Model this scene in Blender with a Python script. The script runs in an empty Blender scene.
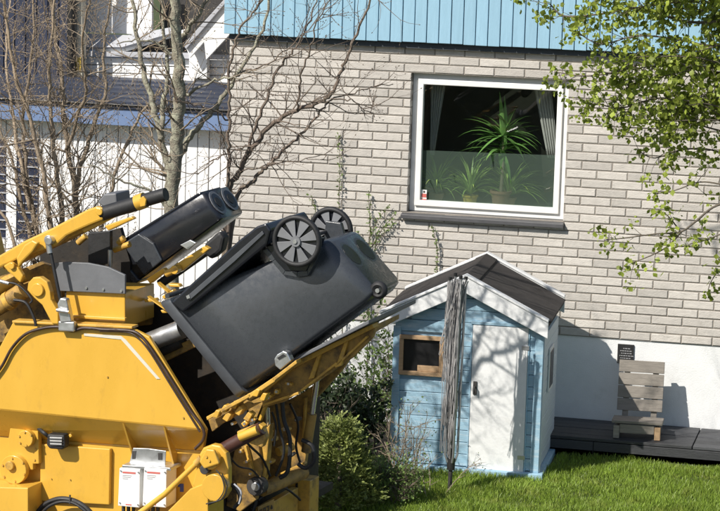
import bpy, bmesh, math, random
import numpy as np
from math import sin, cos, radians, pi, sqrt, atan2
from mathutils import Vector, Matrix

scene = bpy.context.scene
COL = scene.collection
random.seed(7)
# ------------------------------------------------------------------ camera
W, H = 720, 511                       # photo pixel grid used for measuring
YAW, PITCH, ROLL = radians(13), radians(9), radians(1.7)
DIST = 22.0
FPX = 115 * DIST
Fv = Vector((-sin(YAW) * cos(PITCH), cos(YAW) * cos(PITCH), -sin(PITCH)))
Rv = Vector((cos(YAW), sin(YAW), 0)); Uv = Rv.cross(Fv)
Rv, Uv = Rv * cos(ROLL) + Uv * sin(ROLL), -Rv * sin(ROLL) + Uv * cos(ROLL)
CAM = Vector((0, 0, 1.46)) - DIST * Fv
cd = bpy.data.cameras.new('camera'); cam = bpy.data.objects.new('camera', cd); COL.objects.link(cam)
cd.sensor_width = 36; cd.lens = 36 * FPX / W; cd.clip_start = 0.5; cd.clip_end = 2000
cam.matrix_world = Matrix(((Rv.x, Uv.x, -Fv.x, CAM.x), (Rv.y, Uv.y, -Fv.y, CAM.y), (Rv.z, Uv.z, -Fv.z, CAM.z), (0, 0, 0, 1)))
scene.camera = cam
# ------------------------------------------------------------------ light
SUN_TO = Vector((-0.72, -1.0, 1.1)).normalized()
w = bpy.data.worlds.new('World'); scene.world = w; w.use_nodes = True
wn = w.node_tree; bg = wn.nodes['Background']
sky = wn.nodes.new('ShaderNodeTexSky'); sky.sky_type = 'NISHITA'; sky.sun_disc = False
sky.sun_elevation = math.asin(SUN_TO.z); sky.sun_rotation = atan2(SUN_TO.x, SUN_TO.y)
wn.links.new(sky.outputs[0], bg.inputs[0]); bg.inputs[1].default_value = 0.085
sl = bpy.data.lights.new('sun', 'SUN'); sl.energy = 4.6; sl.angle = radians(0.5); sl.color = (1, .945, .86)
so = bpy.data.objects.new('sun', sl); COL.objects.link(so)
so.rotation_euler = SUN_TO.to_track_quat('Z', 'Y').to_euler(); so.location = (-10, -20, 30)
vs = scene.view_settings
vs.view_transform = 'Standard'; vs.look = 'None'; vs.gamma = 1; vs.use_curve_mapping = False
vs.exposure = 0.35

# ------------------------------------------------------------------ measuring helpers
def ray(px, py): return Fv + Rv * ((px - W / 2) / FPX) - Uv * ((py - H / 2) / FPX)
def un(px, py, y):                    # photo pixel -> point on the vertical plane y
    d = ray(px, py); return CAM + d * ((y - CAM.y) / d.y)
def ung(px, py, z=0.0):               # photo pixel -> point on the horizontal plane z
    d = ray(px, py); return CAM + d * ((z - CAM.z) / d.z)
def pj(p):
    v = Vector(p) - CAM; z = v.dot(Fv)
    return W / 2 + FPX * v.dot(Rv) / z, H / 2 - FPX * v.dot(Uv) / z
# ------------------------------------------------------------------ materials
MATS = {}
def mat(name, col, rough=.6, var=.12, scale=6, bump=0., bscale=60, metal=0., rnd=0., spec=.5, coat=0., trans=0.,
        stretch=(1, 1, 1), dirt=None, dscale=2.5, dlo=.5, dhi=.7):
    m = bpy.data.materials.new(name); m.use_nodes = True; nt = m.node_tree; N = nt.nodes; L = nt.links
    p = N['Principled BSDF']; geo = N.new('ShaderNodeNewGeometry')
    mp = N.new('ShaderNodeMapping'); mp.inputs['Scale'].default_value = stretch; L.new(geo.outputs['Position'], mp.inputs[0])
    no = N.new('ShaderNodeTexNoise'); no.inputs['Scale'].default_value = scale; no.inputs['Detail'].default_value = 6
    no.inputs['Roughness'].default_value = .65; L.new(mp.outputs[0], no.inputs['Vector'])
    mr = N.new('ShaderNodeMapRange'); mr.inputs[1].default_value = .25; mr.inputs[2].default_value = .75
    mr.inputs[3].default_value = 1 - var; mr.inputs[4].default_value = 1 + var; L.new(no.outputs[0], mr.inputs[0])
    last = mr.outputs[0]
    if rnd:
        oi = N.new('ShaderNodeObjectInfo'); ad = N.new('ShaderNodeMath'); ad.operation = 'ADD'
        L.new(oi.outputs['Random'], ad.inputs[0]); L.new(geo.outputs['Random Per Island'], ad.inputs[1])
        fr = N.new('ShaderNodeMath'); fr.operation = 'FRACT'; L.new(ad.outputs[0], fr.inputs[0])
        m2 = N.new('ShaderNodeMapRange'); m2.inputs[3].default_value = 1 - rnd; m2.inputs[4].default_value = 1 + rnd
        L.new(fr.outputs[0], m2.inputs[0])
        mu = N.new('ShaderNodeMath'); mu.operation = 'MULTIPLY'; L.new(last, mu.inputs[0]); L.new(m2.outputs[0], mu.inputs[1]); last = mu.outputs[0]
    vm = N.new('ShaderNodeVectorMath'); vm.operation = 'SCALE'; vm.inputs[0].default_value = col; L.new(last, vm.inputs['Scale'])
    cout = vm.outputs[0]
    if dirt:
        n3 = N.new('ShaderNodeTexNoise'); n3.inputs['Scale'].default_value = dscale; n3.inputs['Detail'].default_value = 8
        n3.inputs['Roughness'].default_value = .7
        L.new(mp.outputs[0], n3.inputs['Vector'])
        r3 = N.new('ShaderNodeMapRange'); r3.inputs[1].default_value = dlo; r3.inputs[2].default_value = dhi; L.new(n3.outputs[0], r3.inputs[0])
        mx = N.new('ShaderNodeMix'); mx.data_type = 'RGBA'; L.new(r3.outputs[0], mx.inputs[0]); L.new(cout, mx.inputs[6]); mx.inputs[7].default_value = (*dirt, 1)
        cout = mx.outputs[2]
    L.new(cout, p.inputs['Base Color'])
    rr = N.new('ShaderNodeMapRange'); rr.inputs[1].default_value = .3; rr.inputs[2].default_value = .7
    rr.inputs[3].default_value = max(.02, rough - .1); rr.inputs[4].default_value = min(1, rough + .1); L.new(no.outputs[0], rr.inputs[0]); L.new(rr.outputs[0], p.inputs['Roughness'])
    p.inputs['Metallic'].default_value = metal; p.inputs['Specular IOR Level'].default_value = spec
    p.inputs['Coat Weight'].default_value = coat; p.inputs['Coat Roughness'].default_value = .15
    if bump:
        nb = N.new('ShaderNodeTexNoise'); nb.inputs['Scale'].default_value = bscale; nb.inputs['Detail'].default_value = 4; L.new(mp.outputs[0], nb.inputs['Vector'])
        b = N.new('ShaderNodeBump'); b.inputs['Strength'].default_value = bump; b.inputs['Distance'].default_value = .01
        L.new(nb.outputs[0], b.inputs['Height']); L.new(b.outputs[0], p.inputs['Normal'])
    if trans:
        t = N.new('ShaderNodeBsdfTranslucent'); L.new(cout, t.inputs[0]); ms = N.new('ShaderNodeMixShader'); ms.inputs[0].default_value = trans
        L.new(p.outputs[0], ms.inputs[1]); L.new(t.outputs[0], ms.inputs[2]); L.new(ms.outputs[0], N['Material Output'].inputs[0])
    MATS[name] = m
    return m
mat('brick', (.51, .48, .44), .9, .14, 14, .4, 70, rnd=.13, stretch=(1, 1, 2.2), dirt=(.33, .31, .28), dscale=9, dlo=.55, dhi=.85)
mat('mortar', (.27, .245, .215), .95, .2, 30, .5, 120)
mat('plinth', (.74, .75, .75), .85, .06, 5, .25, 90, dirt=(.5, .5, .48), dscale=3, dlo=.58, dhi=.9)
mat('siding', (.28, .47, .60), .55, .07, 8, .15, 60, rnd=.04, stretch=(4, 4, .5))
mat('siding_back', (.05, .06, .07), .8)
mat('white_paint', (.80, .80, .78), .5, .05, 8, .08, 60, rnd=.03, dirt=(.55, .53, .5), dscale=6, dlo=.6, dhi=.95)
mat('white_board', (.82, .82, .82), .55, .05, 6, .1, 50, rnd=.04, stretch=(3, 3, .5))
mat('blue_fascia', (.15, .22, .38), .5, .1, 5)
mat('navy', (.020, .027, .055), .5, .2, 6, .1, 40, rnd=.12, stretch=(3, 3, .5))
mat('navy_roof', (.032, .040, .066), .45, .15, 5, .1, 40, rnd=.1)
mat('soft_grey', (.42, .43, .46), .6, .1, 4)
mat('cream', (.55, .52, .42), .6, .15, 6)
mat('black_gloss', (.012, .012, .013), .35, .2, 6)
mat('sill_metal', (.10, .10, .105), .45, .15, 8, metal=.2)
mat('room', (.32, .31, .29), .9, .1, 2)
mat('play_blue', (.29, .46, .58), .6, .08, 7, .25, 50, rnd=.05, stretch=(.6, 2, 4), dirt=(.52, .61, .66), dscale=9, dlo=.5, dhi=.75)
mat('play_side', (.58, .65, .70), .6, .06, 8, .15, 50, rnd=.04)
mat('play_white', (.76, .77, .77), .6, .06, 8, .15, 50, dirt=(.5, .49, .46), dscale=9, dlo=.58, dhi=.9)
mat('felt', (.035, .030, .028), .9, .35, 9, .5, 160)
mat('raw_wood', (.42, .28, .16), .7, .2, 10, .2, 40, stretch=(1, 1, 6))
mat('grey_wood', (.25, .225, .195), .8, .3, 9, .35, 40, rnd=.15, stretch=(.8, 4, 8))
mat('deck', (.048, .050, .055), .6, .3, 8, .3, 50, rnd=.25, stretch=(.6, 5, 5))
mat('yellow', (.65, .375, .05), .32, .06, 4, .05, 7, coat=.4, stretch=(1, 1, .45), dirt=(.40, .23, .05), dscale=9, dlo=.56, dhi=.95)
mat('yellow_worn', (.62, .36, .06), .5, .12, 9, .1, 40, dirt=(.16, .10, .04), dscale=9, dlo=.48, dhi=.72)
mat('yellow_dirty_shade', (.42, .25, .06), .6, .25, 9, .15, 40, dirt=(.07, .05, .03), dscale=7, dlo=.45, dhi=.65)
mat('steel', (.55, .56, .57), .35, .15, 10, metal=.8, dirt=(.2, .18, .16), dscale=12, dlo=.55, dhi=.8)
mat('chrome', (.75, .76, .78), .15, .05, 10, metal=1.)
mat('dark_steel', (.045, .042, .04), .55, .3, 9, .1, 40)
mat('hopper_dark', (.020, .016, .012), .75, .5, 7, .2, 30, dirt=(.05, .035, .02), dscale=6)  # dirty steel kept near black so the hopper inside reads as shaded
mat('rubber_grey', (.13, .135, .145), .5, .12, 8, .08, 50)
mat('rubber', (.018, .018, .019), .6, .3, 12, .1, 60)
mat('hose', (.045, .025, .018), .5, .3, 12)
mat('bin_plastic', (.046, .051, .058), .30, .05, 30, .05, 150, spec=.6, dirt=(.085, .088, .09), dscale=45, dlo=.62, dhi=.8)
mat('bin_edge', (.07, .076, .085), .4, .15, 8)
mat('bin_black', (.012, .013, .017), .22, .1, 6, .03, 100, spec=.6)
mat('wheel_grey', (.17, .175, .185), .45, .12, 9)
mat('box_white', (.82, .82, .80), .4, .03, 6)
mat('print_red', (.55, .13, .11), .6); mat('print_grey', (.35, .35, .36), .6); mat('print_blue', (.05, .08, .35), .5)
mat('dark_ink', (.05, .04, .03), .6); mat('white_ink', (.75, .75, .73), .6)
mat('tape', (.62, .59, .5), .4, .06, 10)
mat('lamp_glass', (.6, .6, .58), .15, .1, 20, metal=.3)
mat('red_brown', (.06, .024, .018), .4, .3, 8)
mat('bark_lichen', (.22, .20, .155), .9, .5, 30, .8, 90, dirt=(.36, .36, .27), dscale=20, dlo=.47, dhi=.6)
mat('bark_tan', (.27, .215, .155), .85, .35, 15, .4, 70, rnd=.25)
mat('bark_dark', (.15, .115, .09), .85, .35, 15, .4, 70, dirt=(.2, .17, .12), dscale=9, dlo=.5, dhi=.75)
mat('bark_grey', (.12, .10, .075), .85, .3, 15, .4, 70)
mat('leaf_spring', (.27, .33, .05), .5, .15, 9, rnd=.45, trans=.38)
mat('leaf_bush', (.15, .22, .06), .5, .15, 9, rnd=.4, trans=.3)
mat('leaf_dark', (.03, .05, .018), .5, .2, 9, rnd=.4, trans=.2)
mat('conifer', (.23, .27, .075), .6, .15, 12, rnd=.4, trans=.22)
mat('grass', (.23, .33, .045), .5, .3, 2, rnd=.45, trans=.35, dirt=(.34, .34, .09), dscale=5, dlo=.52, dhi=.8)
mat('soil', (.055, .075, .02), .95, .3, 8, .6, 60)
mat('earth', (.035, .028, .018), .95, .4, 8, .6, 60)
mat('asphalt', (.05, .05, .052), .9, .25, 20, .5, 200)
mat('kerb', (.30, .29, .28), .85, .2, 8, .3, 60)
mat('yucca', (.16, .30, .08), .35, .2, 9, rnd=.35, trans=.15)
mat('spider', (.34, .46, .12), .4, .2, 9, rnd=.35, trans=.2)
mat('pot_yellow', (.55, .38, .06), .5); mat('pot_brown', (.28, .15, .09), .7)
mat('curtain', (.55, .53, .50), .9, .1, 12, .2, 90, trans=.3)
mat('wire_grey', (.36, .35, .345), .6, .3, 18, rnd=.4)
mat('alu', (.45, .46, .47), .4, .1, 9, metal=.7)
mat('rough_plastic', (.02, .02, .02), .5)
def glass_mat(name, film):
    m = bpy.data.materials.new(name); m.use_nodes = True; nt = m.node_tree; N = nt.nodes; L = nt.links
    N.remove(N['Principled BSDF']); out = N['Material Output']
    tr = N.new('ShaderNodeBsdfTransparent'); tr.inputs[0].default_value = (.86, .92, .90, 1)
    gl = N.new('ShaderNodeBsdfGlossy'); gl.inputs['Roughness'].default_value = .01
    lw = N.new('ShaderNodeLayerWeight'); lw.inputs[0].default_value = .5     # same from both sides of the pane
    pw5 = N.new('ShaderNodeMath'); pw5.operation = 'POWER'; L.new(lw.outputs['Facing'], pw5.inputs[0]); pw5.inputs[1].default_value = 5
    fr = N.new('ShaderNodeMath'); fr.operation = 'MULTIPLY_ADD'; L.new(pw5.outputs[0], fr.inputs[0]); fr.inputs[1].default_value = .9; fr.inputs[2].default_value = .07
    mx = N.new('ShaderNodeMixShader'); L.new(fr.outputs[0], mx.inputs[0]); L.new(gl.outputs[0], mx.inputs[2])
    if film:
        df = N.new('ShaderNodeBsdfDiffuse'); df.inputs[0].default_value = (.34, .42, .36, 1)
        tl = N.new('ShaderNodeBsdfTranslucent'); tl.inputs[0].default_value = (.5, .55, .5, 1)
        m3 = N.new('ShaderNodeMixShader'); m3.inputs[0].default_value = .5; L.new(df.outputs[0], m3.inputs[1]); L.new(tl.outputs[0], m3.inputs[2])
        m2 = N.new('ShaderNodeMixShader'); m2.inputs[0].default_value = .36
        L.new(tr.outputs[0], m2.inputs[1]); L.new(m3.outputs[0], m2.inputs[2]); L.new(m2.outputs[0], out.inputs[0])
    else:
        L.new(tr.outputs[0], mx.inputs[1]); L.new(mx.outputs[0], out.inputs[0])
    MATS[name] = m
glass_mat('glass', False); glass_mat('film', True)

# ------------------------------------------------------------------ mesh builder
ORIGIN = {}
class MB:
    def __init__(s, M=None): s.v = []; s.f = []; s.M = M
    def add(s, vs, fs):
        o = len(s.v); s.v += [Vector(v) for v in vs]; s.f += [tuple(i + o for i in f) for f in fs]; return s
    def box(s, c, d, rot=None):
        x, y, z = d[0] / 2, d[1] / 2, d[2] / 2
        vs = [Vector((sx * x, sy * y, sz * z)) for sx in (-1, 1) for sy in (-1, 1) for sz in (-1, 1)]
        if rot is not None: vs = [rot @ v for v in vs]
        return s.add([v + Vector(c) for v in vs], [(0, 1, 3, 2), (4, 6, 7, 5), (0, 4, 5, 1), (2, 3, 7, 6), (0, 2, 6, 4), (1, 5, 7, 3)])
    def hexa(s, q0, q1):              # two matching loops of points
        n = len(q0); fs = [tuple(range(n))[::-1], tuple(range(n, 2 * n))]
        fs += [(i, (i + 1) % n, n + (i + 1) % n, n + i) for i in range(n)]
        return s.add(list(q0) + list(q1), fs)
    def prism(s, pts, y0, y1):        # polygon in x,z run along y
        return s.hexa([(a, y0, z) for a, z in pts], [(a, y1, z) for a, z in pts])
    def tube(s, path, r, n=6, caps=True):
        P = [Vector(p) for p in path]; k = len(P)
        if not hasattr(r, '__len__'): r = [r] * k
        vs = []; prev = None
        for i in range(k):
            t = (P[min(i + 1, k - 1)] - P[max(i - 1, 0)])
            t = t.normalized() if t.length > 1e-9 else Vector((0, 0, 1))
            if prev is None:
                a = Vector((0, 0, 1)) if abs(t.z) < .9 else Vector((1, 0, 0)); u = t.cross(a).normalized()
            else: u = (prev - t * prev.dot(t)).normalized()
            prev = u; b = t.cross(u)
            vs += [P[i] + (u * cos(2 * pi * j / n) + b * sin(2 * pi * j / n)) * r[i] for j in range(n)]
        fs = [(i * n + j, i * n + (j + 1) % n, (i + 1) * n + (j + 1) % n, (i + 1) * n + j) for i in range(k - 1) for j in range(n)]
        if caps: fs += [tuple(range(n))[::-1], tuple(range((k - 1) * n, k * n))]
        return s.add(vs, fs)
    def ring(s, c, axis, R, r, n=28, m=10):
        axis = Vector(axis).normalized(); a = Vector((0, 0, 1)) if abs(axis.z) < .9 else Vector((1, 0, 0)); u = axis.cross(a).normalized(); b = axis.cross(u)
        vs = []
        for i in range(n):
            d = u * cos(2 * pi * i / n) + b * sin(2 * pi * i / n)
            for j in range(m):
                t = 2 * pi * j / m; vs.append(Vector(c) + d * (R + r * cos(t)) + axis * r * sin(t) * 1.3)
        fs = [(i * m + j, ((i + 1) % n) * m + j, ((i + 1) % n) * m + (j + 1) % m, i * m + (j + 1) % m) for i in range(n) for j in range(m)]
        return s.add(vs, fs)
    def build(s, name, m, parent=None, smooth=False, bevel=0., fix=True, kind=None, label=None):
        vs = [s.M @ v for v in s.v] if s.M is not None else s.v
        A = np.array([v[:] for v in vs]); c = Vector((A.min(0) + A.max(0)) / 2)
        me = bpy.data.meshes.new(name); me.from_pydata([(v - c)[:] for v in vs], [], s.f)
        if fix:
            bm = bmesh.new(); bm.from_mesh(me); bmesh.ops.recalc_face_normals(bm, faces=bm.faces); bm.to_mesh(me); bm.free()
        me.materials.append(MATS[m])
        if smooth:
            me.shade_smooth()
            if fix: me.set_sharp_from_angle(angle=radians(45))
        o = bpy.data.objects.new(name, me); COL.objects.link(o); place(o, c, parent)
        if bevel:
            bv = o.modifiers.new('bevel', 'BEVEL'); bv.width = bevel; bv.segments = 2; bv.limit_method = 'ANGLE'; bv.angle_limit = radians(40)
        if kind: o['kind'] = kind
        if label: o['label'] = label
        return o
def place(o, c, parent=None):
    ORIGIN[o] = Vector(c)
    if parent is not None: o.parent = parent; o.location = Vector(c) - ORIGIN[parent]
    else: o.location = c
def thing(name, label, cat, loc, group=None):
    o = bpy.data.objects.new(name, None); o.empty_display_size = .1; COL.objects.link(o); place(o, Vector(loc))
    return tag(o, label, cat, group)
def tag(o, label, cat, group=None):
    o['label'] = label; o['category'] = cat
    if group: o['group'] = group
    return o
def bulk(name, verts, faces, m, parent=None, kind=None, smooth=False):     # big numpy mesh, faces (n,k)
    verts = np.asarray(verts, dtype=np.float64); c = (verts.min(0) + verts.max(0)) / 2
    me = bpy.data.meshes.new(name); nv = len(verts); faces = np.asarray(faces, dtype=np.int32); nf, k = faces.shape
    me.vertices.add(nv); me.vertices.foreach_set('co', (verts - c).astype(np.float32).ravel())
    me.loops.add(nf * k); me.loops.foreach_set('vertex_index', faces.ravel())
    me.polygons.add(nf); me.polygons.foreach_set('loop_start', np.arange(0, nf * k, k, dtype=np.int32))
    me.update(calc_edges=True); me.validate()
    me.materials.append(MATS[m])
    if smooth: me.shade_smooth()
    o = bpy.data.objects.new(name, me); COL.objects.link(o); place(o, Vector(c), parent)
    if kind: o['kind'] = kind
    return o
def boxw(name, x0, x1, y0, y1, z0, z1, m, parent, bevel=0., **k):
    return MB().box(((x0 + x1) / 2, (y0 + y1) / 2, (z0 + z1) / 2), (x1 - x0, y1 - y0, z1 - z0)).build(name, m, parent, bevel=bevel, **k)

# ================================================================== GROUND
def ground_z(y):
    if y > -2.9: return 0.
    if y < -3.85: return -.36
    t = (-2.9 - y) / .95; return -.36 * t * t * (3 - 2 * t)
ys = [-300, -60, -12.5, -3.85, -3.6, -3.35, -3.1, -2.9, 8, 60, 300]; xs = [-300, -30, -8, -2, 0, 2, 4, 8, 30, 300]
gv = [(x, y, ground_z(y)) for y in ys for x in xs]; nx = len(xs)
gf = [(j * nx + i, j * nx + i + 1, (j + 1) * nx + i + 1, (j + 1) * nx + i) for j in range(len(ys) - 1) for i in range(nx - 1)]
g = MB().add(gv, gf).build('ground', 'soil', fix=False, kind='structure')
rd = MB().add([(-80, -12, -.355), (80, -12, -.355), (80, -4.05, -.355), (-80, -4.05, -.355)], [(0, 1, 2, 3)]).build('road', 'asphalt', fix=False, kind='structure')
MB().box((0, -3.97, -.31), (160, .12, .14)).build('kerb', 'kerb', bevel=.015, kind='structure')
MB().add([(-1.2, -3.0, .003), (.62, -3.0, .003), (.62, -.02, .003), (-1.2, -.02, .003)], [(0, 1, 2, 3)]).build('flower_bed', 'earth', fix=False, kind='structure')

# ================================================================== BRICK HOUSE
ZB0, ZB1 = .885, 3.335
XL, XR = -1.215, 4.9
WX0, WX1, WZ0, WZ1 = .405, 1.765, .885 + .0755 * 13 + .002, .885 + .0755 * 29 - .002
house = thing('brick_house', 'house with pale grey brick wall, white plinth and light blue boards above', 'house', ((XL + XR) / 2, 0, 0))
# mortar wall around the window hole (4 pieces in one ring mesh) and shell
def wallring(y0, y1, x0, x1, z0, z1, name, m, parent):
    mb = MB()
    o0 = [(x0, z0), (x1, z0), (x1, z1), (x0, z1)]; i0 = [(WX0, WZ0), (WX1, WZ0), (WX1, WZ1), (WX0, WZ1)]
    vs = [(a, y0, b) for a, b in o0 + i0] + [(a, y1, b) for a, b in o0 + i0]; fs = []
    for i in range(4):
        j = (i + 1) % 4
        fs += [(i, j, 4 + j, 4 + i), (8 + i, 8 + j, 12 + j, 12 + i), (i, j, 8 + j, 8 + i), (4 + i, 4 + j, 12 + j, 12 + i)]
    return mb.add(vs, fs).build(name, m, parent)
wall = wallring(0.0025, .30, XL + .006, XR, ZB0, ZB1 + .3, 'wall', 'mortar', house)
# bricks
BL, BH, MOD, CRS = .250, .0635, .2605, .0755
def brick_pts(L, h, seed):
    r = random.Random(seed); j = lambda a: r.uniform(-a, a)
    d, c = .10, .004; vs = []
    for (yy, ins) in ((d, 0), (c, 0), (0, c)):
        for (sx, sz) in ((-1, -1), (1, -1), (1, 1), (-1, 1)):
            vs.append((sx * (L / 2 - ins) + j(.0012), yy + j(.0008), sz * (h / 2 - ins) + j(.0010)))
    fs = [(0, 3, 2, 1), (8, 9, 10, 11)]
    for k in (0, 4):
        fs += [(k + i, k + (i + 1) % 4, k + 4 + (i + 1) % 4, k + 4 + i) for i in range(4)]
    return vs, fs
BMESH = {}
def brick_mesh(L, var):
    key = (round(L, 3), var)
    if key not in BMESH:
        vs, fs = brick_pts(L, BH, hash(key) & 0xffff); me = bpy.data.meshes.new('brick'); me.from_pydata(vs, [], fs)
        me.materials.append(MATS['brick']); BMESH[key] = me
    return BMESH[key]
bricks = []
nc = int((ZB1 + .04 - ZB0) / CRS) + 1
rb = random.Random(3)
for i in range(nc):
    z = ZB0 + .006 + CRS * i + BH / 2
    x = XL + (0 if i % 2 else -MOD / 2)
    while x < XR:
        a, b = max(x, XL), min(x + BL, XR); segs = [(a, b)]
        if WZ0 - .02 < z < WZ1 + .02:
            segs = []
            if a < WX0: segs.append((a, min(b, WX0)))
            if b > WX1: segs.append((max(a, WX1), b))
        for (p, q) in segs:
            if q - p > .03: bricks.append(((p + q) / 2, z, q - p))
        x += MOD
def hidden(px, py):
    if px < 238 or px > 725 or py < 46 or py > 348: return 2
    if px < 385 and py > 262 - (px < 300) * 20: return 1.6
    if 400 < px < 568 and py > 285: return 1.5
    if px > 655 and py < 150: return 1.3
    if px > 600 and py < 60: return 1.2
    return 0
def rank(b):
    px, py = pj((b[0], 0, b[1])); return (hidden(px, py), -b[2] * 1000 - b[0])
bricks.sort(key=rank)
for k, (x, z, L) in enumerate(bricks[:300]):
    o = bpy.data.objects.new('brick', brick_mesh(L, rb.randrange(5))); COL.objects.link(o)
    place(o, Vector((x, -.004 + rb.uniform(-.0025, .0015), z + rb.uniform(-.001, .001))), house)
    o.rotation_euler = (rb.uniform(-.006, .006), rb.uniform(-.004, .004), rb.uniform(-.006, .006))
rest = MB()
for k, (x, z, L) in enumerate(bricks[300:]):
    vs, fs = brick_pts(L, BH, k); dy = rb.uniform(-.0065, -.0025)
    rest.add([(a + x, b + dy, c + z) for a, b, c in vs], fs)
rest.build('brick_field', 'brick', house, kind='stuff')
# plinth
boxw('plinth', XL + .02, XR, .012, .3, -.3, ZB0 - .002, 'plinth', house)
# side, back and roof of the house
boxw('side_wall', XL + .01, XL + .30, .302, 8, -.3, 4.6, 'mortar', house)
boxw('side_wall', XR - .3, XR - .004, .302, 8, -.3, 4.6, 'mortar', house)
boxw('back_wall', XL + .302, XR - .302, 7.7, 7.98, -.3, 4.6, 'mortar', house)
rf = MB(); rf.hexa([(XL - .3, -.45, 4.55), (XR + .4, -.45, 4.55), (XR + .4, 4, 6.1), (XL - .3, 4, 6.1)], [(XL - .3, -.45, 4.7), (XR + .4, -.45, 4.7), (XR + .4, 4, 6.25), (XL - .3, 4, 6.25)])
rf.build('roof', 'navy_roof', house)
rf = MB(); rf.hexa([(XL - .3, 4.002, 6.1), (XR + .4, 4.002, 6.1), (XR + .4, 8.4, 4.55), (XL - .3, 8.4, 4.55)], [(XL - .3, 4.002, 6.25), (XR + .4, 4.002, 6.25), (XR + .4, 8.4, 4.7), (XL - .3, 8.4, 4.7)])
rf.build('roof', 'navy_roof', house)
# blue boards above the bricks
cl = boxw('cladding', XL + .01, XR - .01, -.065, .30, 3.385, 4.62, 'siding_back', house)
x = XL - .03; bw = .1055; r = random.Random(5)
while x < XR:
    boxw('board', x, x + bw - .007, -.098 + r.uniform(-.002, .002), -.067, 3.338 + r.uniform(-.003, .003), 4.6, 'siding', cl, bevel=.004); x += bw
boxw('gap_shade', XL + .005, XR - .005, -.050, -.0095, 3.286, 3.3335, 'siding_back', house)  # dark strip added for the shaded gap below the boards
# window
win = MB()
fy = .07
def frame_ring(x0, x1, z0, z1, wd, y0, y1):
    mb = MB(); o0 = [(x0, z0), (x1, z0), (x1, z1), (x0, z1)]; i0 = [(x0 + wd, z0 + wd), (x1 - wd, z0 + wd), (x1 - wd, z1 - wd), (x0 + wd, z1 - wd)]
    vs = [(a, y0, b) for a, b in o0 + i0] + [(a, y1, b) for a, b in o0 + i0]; fs = []
    for i in range(4):
        j = (i + 1) % 4; fs += [(i, j, 4 + j, 4 + i), (8 + i, 8 + j, 12 + j, 12 + i), (i, j, 8 + j, 8 + i), (4 + i, 4 + j, 12 + j, 12 + i)]
    return mb.add(vs, fs)
win = frame_ring(WX0 + .002, WX1 - .002, WZ0 + .004, WZ1 - .002, .062, fy, fy + .11).build('window', 'white_paint', house, bevel=.006)
frame_ring(WX0 + .05, WX1 - .05, WZ0 + .052, WZ1 - .05, .05, fy - .022, fy + .04).build('sash', 'white_paint', win, bevel=.006)
gx0, gx1, gz0, gz1 = WX0 + .09, WX1 - .09, WZ0 + .09, WZ1 - .09
MB().add([(gx0, fy + .012, gz0), (gx1, fy + .012, gz0), (gx1, fy + .012, gz1), (gx0, fy + .012, gz1)], [(0, 1, 2, 3)]).build('pane', 'glass', win, fix=False)
fz = gz0 + (gz1 - gz0) * .43
MB().add([(gx0, fy + .03, gz0), (gx1, fy + .03, gz0), (gx1, fy + .03, fz + .02), (gx0, fy + .03, fz)], [(0, 1, 2, 3)]).build('frosted_film', 'film', win, fix=False)
st = boxw('sticker', gx0 + .015, gx0 + .062, fy + .008, fy + .011, gz0 + .01, gz0 + .10, 'box_white', win)
boxw('sticker_print', gx0 + .017, gx0 + .060, fy + .005, fy + .0075, gz0 + .035, gz0 + .066, 'print_red', win)
boxw('sticker_print', gx0 + .017, gx0 + .060, fy + .005, fy + .0075, gz0 + .013, gz0 + .022, 'print_red', win)
boxw('sticker_print', gx0 + .032, gx0 + .046, fy + .005, fy + .0075, gz0 + .075, gz0 + .092, 'dark_ink', win)
sill = MB().hexa([(WX0 - .045, -.06, WZ0 - .016), (WX1 + .012, -.06, WZ0 - .016), (WX1 + .012, .12, WZ0 + .010), (WX0 - .045, .12, WZ0 + .010)],
                 [(WX0 - .045, -.06, WZ0 - .052), (WX1 + .012, -.06, WZ0 - .052), (WX1 + .012, .12, WZ0 - .04), (WX0 - .045, .12, WZ0 - .04)])
sill.build('sill', 'sill_metal', win, bevel=.004)
# the room behind the window
boxw('room_wall', -.9, 4.5, 3.0, 3.1, .6, 3.6, 'room', house)
boxw('room_wall', -.9, -.8, .302, 2.998, .6, 3.6, 'room', house)
boxw('room_wall', 3.4, 3.5, .302, 2.998, .6, 3.6, 'room', house)
boxw('room_floor', -.798, 3.398, .302, 2.998, .6, .7, 'room', house)
boxw('room_ceiling', -.798, 3.398, .302, 2.998, 3.3, 3.4, 'room', house)
boxw('window_board', WX0 + .05, WX1 - .05, .20, .62, WZ0 + .005, WZ0 + .035, 'white_paint', house)

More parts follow.
